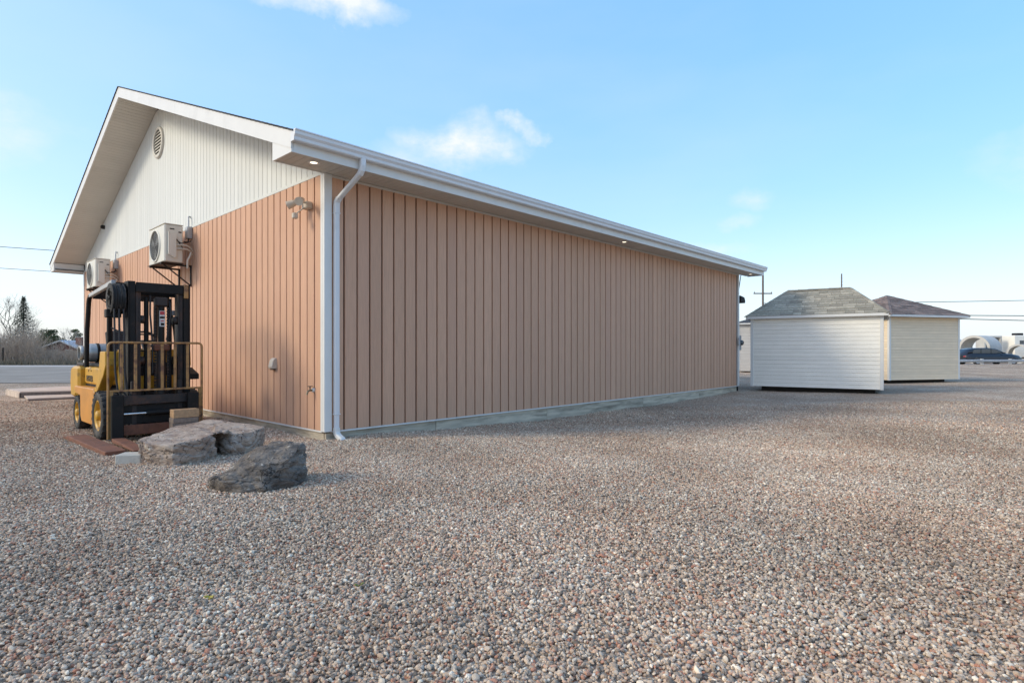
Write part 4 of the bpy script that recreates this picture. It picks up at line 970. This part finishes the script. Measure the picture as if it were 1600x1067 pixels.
def shed(name, label, P, Q, depth, zb, zE, zR, ridge, wallm, roofm, ov, flip=1, course=.115, sides=('front',)):
    """P, Q: front bottom left and right on the ground; the shed runs away from the viewer"""
    P, Q = Vector(P), Vector(Q); W = (Q - P).length; rz = math.atan2(Q.y - P.y, Q.x - P.x); t = empty(name, (P.x, P.y, 0), rz); tag(t, label, 'shed')
    box('core', (.02, .02, zb + .01), (W - .02, depth - .02, zE - .03), M['under'], t)
    for k in range(3):
        y = depth*(.15 + .35*k); box('skid', (.25, y - .06, -.05), (W - .2, y + .06, zb), M['under'], t)
    n = int(round((zE - .08 - zb)/course)); ch = (zE - .08 - zb)/n
    def wall(nm, ln, place):
        w = empty(nm, (0, 0, 0), 0, t)
        me = MB().prism([(0, 0), (-.018, 0), (-.020, .008), (-.010, ch*.45), (-.0165, ch*.47), (-.017, ch*.50), (-.006, ch - .002), (0, ch - .002)], .05, ln - .05, 'x').mesh('siding_course', wallm)
        for i in range(n):
            o = link('siding_course', me, w); place(o, zb + i*ch)
    def pf(o, z): o.location = (0, .018, z)
    def pr(o, z): o.location = (W - .018, 0, z); o.rotation_euler = (0, 0, R(90))
    def pl(o, z): o.location = (.018, depth, z); o.rotation_euler = (0, 0, R(-90))
    wall('front_wall', W, pf)
    if 'left' in sides: wall('left_wall', depth, pl)
    if 'right' in sides: wall('right_wall', depth, pr)
    for x, y in ((0, 0), (W, 0), (0, depth), (W, depth)):
        sx = 1 if x == 0 else -1; sy = 1 if y == 0 else -1
        MB().box((x - sx*.012, y - sy*.012, zb - .01), (x + sx*.075, y + sy*.012, zE - .03), .004).box((x - sx*.012, y + sy*.0125, zb - .01), (x + sx*.012, y + sy*.075, zE - .03), .004).build('corner_trim', M['white'], t)
    fz0, fz1 = zE - .085, zE - .002
    MB().box((-ov, -ov, fz0), (W + ov, -ov + .02, fz1), .003).build('fascia', M['white'], t); MB().box((-ov, -ov + .021, fz0), (-ov + .02, depth + ov, fz1), .003).build('fascia', M['white'], t)
    MB().box((W + ov - .02, -ov + .021, fz0), (W + ov, depth + ov, fz1), .003).build('fascia', M['white'], t); box('soffit', (-ov + .02, -ov + .02, fz0 + .01), (W + ov - .02, depth + ov - .02, fz0 + .02), M['soffit'], t)
    rf = empty('roof', (0, 0, 0), 0, t); hip_roof(rf, W, depth, zE, zR, ov, ridge, roofm, roofm)
    return t
shed('garden_shed', 'white sided shed with weathered grey hip roof in front', (7.52, 18.15), (10.46, 16.25), 2.9, .10, 2.27, 3.16, 1.75, M['shedwhite'], M['shingle_g'], .13)
shed('garden_shed', 'cream sided shed with brown pyramid roof behind the white shed', (14.10, 21.55), (17.42, 22.45), 3.3, .10, 2.55, 3.45, .02, M['shedtan'], M['shingle_b'], .24, course=.105, sides=('left',))
t3 = shed('garden_shed', 'pale grey shed seen through the gap beside the white shed', (12.75, 32.5), (16.6, 30.9), 3.5, .06, 2.75, 3.2, 2.0, M['shedgrey'], M['roofdark'], .15, course=.16)
t = wall_thing('wall_lantern', 'white globe lamp with black bracket on the pale grey shed', 'lamp', 0, 0, 0); t.location = (13.42, 32.06, 2.62); t.rotation_euler = (0, 0, R(-22))
MB().box((-.06, -.06, -.28), (.10, .06, .0), .02).build('bracket', M['blacksteel'], t); MB().lathe([(.002, .25), (.09, .2), (.13, .12), (.09, .03), (.002, .0)], (0, -.08, 0), 'z', 14).build('globe', M['white'], t)

# ------------------------------------------------------------------ utility poles and wires
def pole(px, Z, ztop, label, arm=None, r=.12):
    x = (px - 800)/F*Z; t = empty('utility_pole', (x, Z, 0)); tag(t, label, 'utility pole')
    MB().tube([(0, 0, -.2), (0, 0, ztop*.5), (0, 0, ztop)], r, 10, r*.75).build('post', M['pole'], t)
    if arm:
        MB().box((-arm[0], -.05, arm[1] - .06), (arm[0], .05, arm[1] + .06), .01).build('crossarm', M['pole'], t)
        for s in (-.92, .92): MB().lathe([(.03, 0), (.06, .03), (.05, .08), (.065, .12), (.02, .18)], (s*arm[0], 0, arm[1] + .06), 'z', 8).build('insulator', M['galv'], t)
    return t
pole(1192, 62, 9.7, 'wooden utility pole with crossarm beyond the far eave', (1.0, 7.35), .13)
tw = pole(1315, 75, 11.2, 'thin grey mast rising behind the white shed roof', None, .10)
for k in range(10): MB().box((-.14, -.02, 6.8 + k*.42), (.14, .02, 6.84 + k*.42)).build('rung', M['galv'], tw)
def wire(pts, Z, label, r=.03):
    ps = [Vector(((px - 800)/F*z, z, H + (HY - py)/F*z)) for (px, py), z in zip(pts, Z)]
    a, b = ps[0], ps[-1]; c = []
    for k in range(17):
        f = k/16; p = a.lerp(b, f); p.z -= (1 - (2*f - 1)**2) * (a - b).length*.006; c.append(p)
    o = MB().tube(c, r, 5).build('utility_wire', M['wire']); tag(o, label, 'wire', 'overhead wires')
wire([(-700, 322), (230, 401)], (42, 42), 'upper dark overhead wire left of the building', .024)
wire([(-700, 360), (230, 433)], (42, 42), 'lower dark overhead wire left of the building', .02)
wire([(1192, 474), (2300, 445)], (62, 62), 'highest overhead wire right of the cream shed roof', .035)
wire([(1192, 488), (2300, 486)], (62, 62), 'middle overhead wire right of the cream shed', .045)
wire([(1192, 488), (2300, 506)], (62, 62), 'lowest overhead wire right of the cream shed', .045)

# ------------------------------------------------------------------ far right: road, car, guard rail, precast pipes
gr = empty('guard_rail', (33, 45.6, 0)); tag(gr, 'low pale guard rail in front of the dark car', 'guard rail')
MB().prism([(-.04, .30), (-.09, .33), (-.09, .38), (-.05, .40), (-.09, .43), (-.09, .48), (-.04, .51), (-.02, .51), (-.07, .475), (-.03, .40), (-.07, .335), (-.02, .30)], 0, 42, 'x').build('rail', M['galv'], gr)
for k in range(18): MB().box((4.2 + (k - 1)*2.25 - .09, -.02, -.05), (4.2 + (k - 1)*2.25 + .09, .14, .56), .01).build('post', M['pipec'], gr)

def car():
    L_, y0 = 4.75, 0; t = empty('parked_car', (37.65, 48.6, .012)); tag(t, 'dark blue car on the road behind the guard rail', 'car')
    def loft(sections, m, name, parent=t):
        b = MB(); n = len(sections[0]); vs = [p for s in sections for p in s]
        b.add(vs, [(i*n + k, i*n + (k+1) % n, (i+1)*n + (k+1) % n, (i+1)*n + k) for i in range(len(sections) - 1) for k in range(n)], True)
        b.add(sections[0], [tuple(range(n))[::-1]]); b.add(sections[-1], [tuple(range(n))]); return b.build(name, m, parent)
    def sec(x, w, z0, z1, r=.1):
        return [(x, -w + r, z0), (x, w - r, z0), (x, w, z0 + r), (x, w, z1 - r*1.2), (x, w - r*1.4, z1), (x, -w + r*1.4, z1), (x, -w, z1 - r*1.2), (x, -w, z0 + r)]
    loft([sec(0, .72, .42, .80), sec(.08, .80, .30, .92), sec(.5, .88, .22, .96), (sec(1.6, .90, .2, .95)), sec(3.2, .90, .2, .95), sec(3.8, .89, .2, .92), sec(4.4, .84, .22, .80), sec(4.66, .76, .28, .68), sec(4.75, .66, .36, .58)], M['carblue'], 'body')
    def cab(x0, x1, z0, z1, w0, w1): return None
    gh = loft([sec(.12, .70, .90, .94, .02), sec(.45, .68, .90, 1.30, .08), sec(1.0, .66, .90, 1.41, .09), sec(2.0, .66, .90, 1.43, .09), sec(2.6, .67, .90, 1.38, .09), sec(3.45, .70, .90, .955, .02)], M['carblue'], 'roof')
    for s in (-1, 1):
        for q in ([(.62, .98), (.72, 1.27), (1.28, 1.34), (1.28, .98)], [(1.34, .98), (1.34, 1.345), (2.12, 1.35), (2.12, .98)], [(2.18, .98), (2.18, 1.345), (2.52, 1.31), (3.08, .98)]):
            MB().prism(q, s*.676, s*.695, 'y').build('side_window', M['glass'], t)
        MB().box((2.92, s*.9, .93), (3.08, s*1.02, 1.04), .03).build('mirror', M['blacksteel'], t)
        for x in (.9, 3.85):
            w = empty('wheel', (x, s*.82, .32), 0, t)
            MB().lathe([(.19, -.10), (.29, -.10), (.325, -.06), (.325, .06), (.29, .10), (.19, .10)], (0, 0, 0), 'y', 20).build('tyre', M['tyre'], w)
            MB().lathe([(.20, s*.085), (.12, s*.07), (.03, s*.09), (.001, s*.09)], (0, 0, 0), 'y', 14).build('rim', M['galv'], w)
        MB().box((4.45, s*.62 - .12, .60), (4.66, s*.62 + .12, .70), .03).build('headlight', M['white'], t)
        MB().box((-.005, s*.6 - .12, .66), (.06, s*.6 + .12, .78), .02).build('tail_light', M['decalred'], t)
    MB().prism([(2.70, 1.30), (3.36, .965), (3.40, .975), (2.72, 1.325)], -.58, .58, 'y').build('windscreen', M['glass'], t)
car()
def pipe(x, y, ro, ri, ln, rz, label):
    o = MB().lathe([(ri, 0), (ro, 0), (ro, ln), (ri, ln), (ri, 0)], (0, 0, 0), 'y', 40, False).build('concrete_pipe', M['pipec']); o.location = (x, y, ro - .05); o.rotation_euler = (0, 0, rz)
    tag(o, label, 'concrete pipe', 'precast pipes beyond the road')
pipe(46.6, 58.2, 1.40, 1.17, 2.4, R(-62), 'large pale concrete pipe standing behind the dark car')
pipe(45.2, 60.6, 1.32, 1.10, 2.2, R(-62), 'concrete pipe partly hidden behind the largest pipe')
pipe(50.3, 57.3, .95, .78, 2.2, R(-50), 'smaller concrete pipe at the right edge of the picture')
pipe(53.4, 58.4, .95, .78, 2.2, R(-50), 'small concrete pipe at the edge, right of the other small one')
t = empty('box_culvert', (50.9, 62, 0)); tag(t, 'pale concrete box section with square openings behind the pipes', 'box culvert')
for x in (0, .85, 1.7): MB().box((x - .1, 0, 0), (x + .1, 1.2, 2.6), .02).build('side', M['pipec'], t)
MB().box((-.11, 0, 2.601), (1.81, 1.2, 2.8), .02).build('lid', M['pipec'], t); MB().box((-.11, 0, 1.2), (1.81, 1.19, 1.4), .02).build('slab', M['pipec'], t); box('back', (0, 1.21, 0), (1.7, 1.25, 2.6), M['shedgrey'], t)
t = empty('white_trailer', (53.6, 61.5, 0)); tag(t, 'white equipment trailer with roof vent at the right edge', 'trailer')
MB().box((0, 0, .5), (6, 2.4, 2.85), .06).build('body', M['shedwhite'], t); box('window', (.55, -.02, 1.9), (1.0, -.001, 2.3), M['glass'], t); box('vent', (.7, .5, 2.851), (1.4, 1.2, 3.1), M['blacksteel'], t, .05)
MB().box((1.1, -.03, 1.75), (3.6, -.001, 2.45), .01).build('panel', M['white'], t)
for x in (1.8, 2.9): MB().lathe([(.2, 0), (.38, 0), (.4, .05), (.4, .2), (.2, .2)], (x, .0, .38), 'y', 18).build('wheel', M['tyre'], t)
box('chassis', (.1, .1, .38), (5.9, 2.3, .499), M['blacksteel'], t)

# ------------------------------------------------------------------ vegetation and house on the left
def leaf_blob(b, c, r, n, size, rr):
    for _ in range(n):
        while True:
            p = Vector((rr.uniform(-1, 1), rr.uniform(-1, 1), rr.uniform(-1, 1)))
            if p.length < 1: break
        p = Vector(c) + Vector((p.x*r[0], p.y*r[1], p.z*r[2])); a = Vector((rr.gauss(0, 1), rr.gauss(0, 1), rr.gauss(0, .6))).normalized(); q = a.orthogonal().normalized()
        s = size*rr.uniform(.6, 1.4); b.add([p - a*s, p + q*s*.5, p + a*s, p - q*s*.5], [(0, 1, 2, 3)])
def spruce(px, Z, h, w, label):
    rr = random.Random(px); t = empty('spruce_tree', ((px - 800)/F*Z, Z, 0)); tag(t, label, 'spruce tree')
    MB().tube([(0, 0, -.1), (0, 0, h*.97)], .16, 7, .02).build('trunk', M['bark'], t); b = MB()
    for i in range(230):
        f = i/230; z = h*(.10 + .9*f); reach = w*(1 - f)**1.25*rr.uniform(.6, 1.15) + .06
        a = i*2.4 + rr.uniform(-.3, .3); d = Vector((math.cos(a), math.sin(a), -.22))
        for k in range(11):
            s = reach*(k + .6)/11; p = d*s + Vector((0, 0, z + .05*s*s)); wd = .03 + .30*(1 - k/11)*reach/w
            for q in range(2):
                o2 = Vector((rr.gauss(0, wd), rr.gauss(0, wd), rr.gauss(0, .09))); e = Vector((d.x, d.y, rr.uniform(-.5, .2))).normalized()*rr.uniform(.2, .4)*(1 - .55*f); n2 = Vector((-d.y, d.x, rr.uniform(-.6, .6))).normalized()*.085*(1 - .5*f)
                b.add([p + o2, p + o2 + e*.5 + n2, p + o2 + e, p + o2 + e*.5 - n2], [(0, 1, 2, 3)])
    b.build('crown', M['spruce'], t)
spruce(37, 64, 7.2, 2.7, 'tall dark spruce rising above the bare brush')
def pine(px, Z, blobs, label, name='pine_tree'):
    rr = random.Random(px + 5); x0 = (px - 800)/F*Z; t = empty(name, (x0, Z, 0)); tag(t, label, 'pine tree'); b = MB(); tr = MB()
    top = max(c[1] + c[3] for c in blobs); tr.tube([(0, 0, -.1), (.1, 0, top*.5), (0, 0, top*.92)], .14, 7, .03)
    for dx, z, rx, rz_ in blobs:
        leaf_blob(b, (dx, rr.uniform(-.6, .6), z), (rx, rx*.9, rz_), int(420*rx*rz_ + 60), .13, rr); tr.tube([(0, 0, z*.7), (dx*.8, 0, z)], .05, 5, .015)
    tr.build('trunk', M['bark'], t); b.build('crown', M['pine'], t)
pine(75, 72, [(0, 3.2, .9, .8), (-.8, 2.7, .9, .8), (.9, 2.5, .8, .7), (.2, 2.2, 1.5, 1.0), (-1.2, 1.9, .9, .8), (.5, 3.5, .5, .35), (1.6, 1.8, .7, .6)], 'broad olive green pine right of the tall spruce')
pine(103, 95, [(0, 2.6, .8, .5), (-.9, 2.3, .7, .5), (.9, 2.2, .7, .4)], 'small dark pine behind the brick house')
pine(122, 80, [(0, 3.9, .5, .25), (.3, 3.4, .6, .3), (-.3, 2.9, .7, .4), (.1, 2.2, .9, .5)], 'thin ragged pine beside the forklift roof')
pine(-14, 66, [(0, 2.6, .9, .9), (.5, 2.0, .8, .8)], 'dark pine at the left edge of the picture')

def branch(b, p, d, ln, r, depth, rr, lo=.62, spread=.5):
    q = p + d*ln; m = p.lerp(q, .5) + Vector((rr.gauss(0, .04), rr.gauss(0, .04), 0))*ln
    b.tube([p, m, q], r, 5 if depth > 2 else 3, r*.62, cap=False)
    if depth == 0: return
    for k in range(rr.choice((2, 3, 3))):
        nd = (d + Vector((rr.gauss(0, spread), rr.gauss(0, spread), rr.gauss(.12, spread*.5)))).normalized()
        branch(b, p.lerp(q, rr.uniform(.55, 1)), nd, ln*rr.uniform(lo, lo + .2), r*.58, depth - 1, rr, lo, spread)
def bare(px, Z, h, label, m, seed, spread=.42, r=.09):
    rr = random.Random(seed); t = empty('bare_tree', ((px - 800)/F*Z, Z, 0)); tag(t, label, 'bare tree')
    tr = MB(); tr.tube([(0, 0, -.1), (.02*h, 0, h*.2), (0, 0, h*.36)], r, 6, r*.8, cap=False); tr.build('trunk', m, t)
    b = MB()
    for k in range(4):
        a = k*1.6 + rr.random(); branch(b, Vector((0, 0, h*(.24 + .04*k))), Vector((math.cos(a)*.35, math.sin(a)*.35, 1)).normalized(), h*.27, r*.6, 5, rr, .6, spread)
    b.build('crown', m, t)
bare(17, 66, 7.4, 'bare grey tree just left of the tall spruce', M['bark'], 3)
bare(52, 58, 4.5, 'slim pale bare sapling in front of the pine', M['twigpale'], 8, .22, .05)
bare(36, 57, 3.6, 'low pale bare sapling in front of the spruce', M['twigpale'], 21, .3, .05)
bare(112, 74, 4.2, 'bare pale tree beside the brick chimney', M['twigpale'], 33, .4, .06)
def thicket():
    rr = random.Random(77); b = MB()
    for i in range(2600):
        px = rr.uniform(-160, 175); Z = rr.uniform(49, 62); x = (px - 800)/F*Z
        hh = rr.uniform(.7, 1.3) + (rr.uniform(.2, 1.6) if px < 62 or rr.random() < .12 else 0) + .9*max(0, 1 - abs(px - 30)/50)*rr.random()
        p = Vector((x, Z, -.02)); d = Vector((rr.gauss(0, .16), rr.gauss(0, .16), 1)).normalized()
        b.tube([p, p + d*hh*.5, p + d*hh + Vector((rr.gauss(0, .12), 0, 0))], .018, 3, .005, cap=False)
        for k in range(7):
            f = rr.uniform(.25, .95); q = p + d*hh*f; e = (d + Vector((rr.gauss(0, .5), rr.gauss(0, .5), .1))).normalized()*hh*rr.uniform(.18, .42); b.tube([q, q + e], .009, 3, .004, cap=False)
    o = b.build('brush_thicket', M['twig']); tag(o, 'mass of bare brown brush along the far side of the lot', 'brush', kind='stuff')
    g = MB()
    for i in range(9000):
        px = rr.uniform(-200, 190); Z = 47.3 + 9*rr.random()**1.5; x = (px - 800)/F*Z; hh = rr.uniform(.15, .6); a = rr.uniform(0, 6.28); dx, dy = math.cos(a)*.025, math.sin(a)*.025; lx, ly = rr.gauss(0, .12), rr.gauss(0, .12)
        g.add([(x - dx, Z - dy, 0), (x + dx, Z + dy, 0), (x + lx, Z + ly, hh)], [(0, 1, 2)])
    o = g.build('dead_grass', M['field']); tag(o, 'dead brown grass at the foot of the brush', 'grass', kind='stuff')
thicket()
# house
hs = empty('brick_house', ((97 - 800)/F*63, 63, 0)); tag(hs, 'low brick house with pale roof and chimney behind the brush', 'house')
MB().prism([(-2.0, 0), (1.75, 0), (1.75, 1.45), (0, 2.10), (-2.0, 1.40)], 0, 6, 'y').build('wall', M['brick'], hs)
for sg in (-1, 1):
    e = 2.45 if sg < 0 else 2.0
    MB().prism([(0, 2.36), (sg*e, 1.46), (sg*e, 1.34), (0, 2.22)], -.4, 6.4, 'y').build('roof', M['roofgrey'], hs)
MB().box((.85, .8, 1.6), (1.5, 1.4, 2.66), .03).build('chimney', M['brick'], hs)
MB().box((.81, .76, 2.661), (1.54, 1.44, 2.72), .01).build('chimney_cap', M['concrete'], hs)
for x in (-1.3, .35): f = MB().box((x, -.05, .6), (x + .8, -.001, 1.3), .01).build('window', M['white'], hs); box('pane', (x + .07, -.06, .67), (x + .73, -.051, 1.23), M['glass'], f)
# small tree right of the pipes
pine(1553, 72, [(0, 2.0, .9, .7), (-.8, 1.7, .8, .6), (.7, 1.5, .8, .7), (0, 1.0, 1.2, .9)], 'rounded green pine behind the concrete pipes')
pine(1512, 74, [(0, 1.0, 1.8, .6), (2.2, 1.1, 1.6, .6), (1.1, .8, 1.8, .7)], 'low green pine seen through the large pipe')
# fence post on the left
t = empty('fence_post', ((4.5 - 800)/F*48.2, 48.2, 0)); tag(t, 'dark fence post at the left edge beyond the asphalt', 'fence post')
MB().tube([(0, 0, -.1), (0, 0, 1.42)], .055, 8).build('post', M['blacksteel'], t); MB().lathe([(.07, 0), (.06, .03), (.001, .06)], (0, 0, 1.42), 'z', 8).build('post_cap', M['blacksteel'], t)
for z in (1.05, .6): MB().tube([(-6, 0, z), (3.5, .2, z)], .008, 4).build('fence_wire', M['wire'], t)
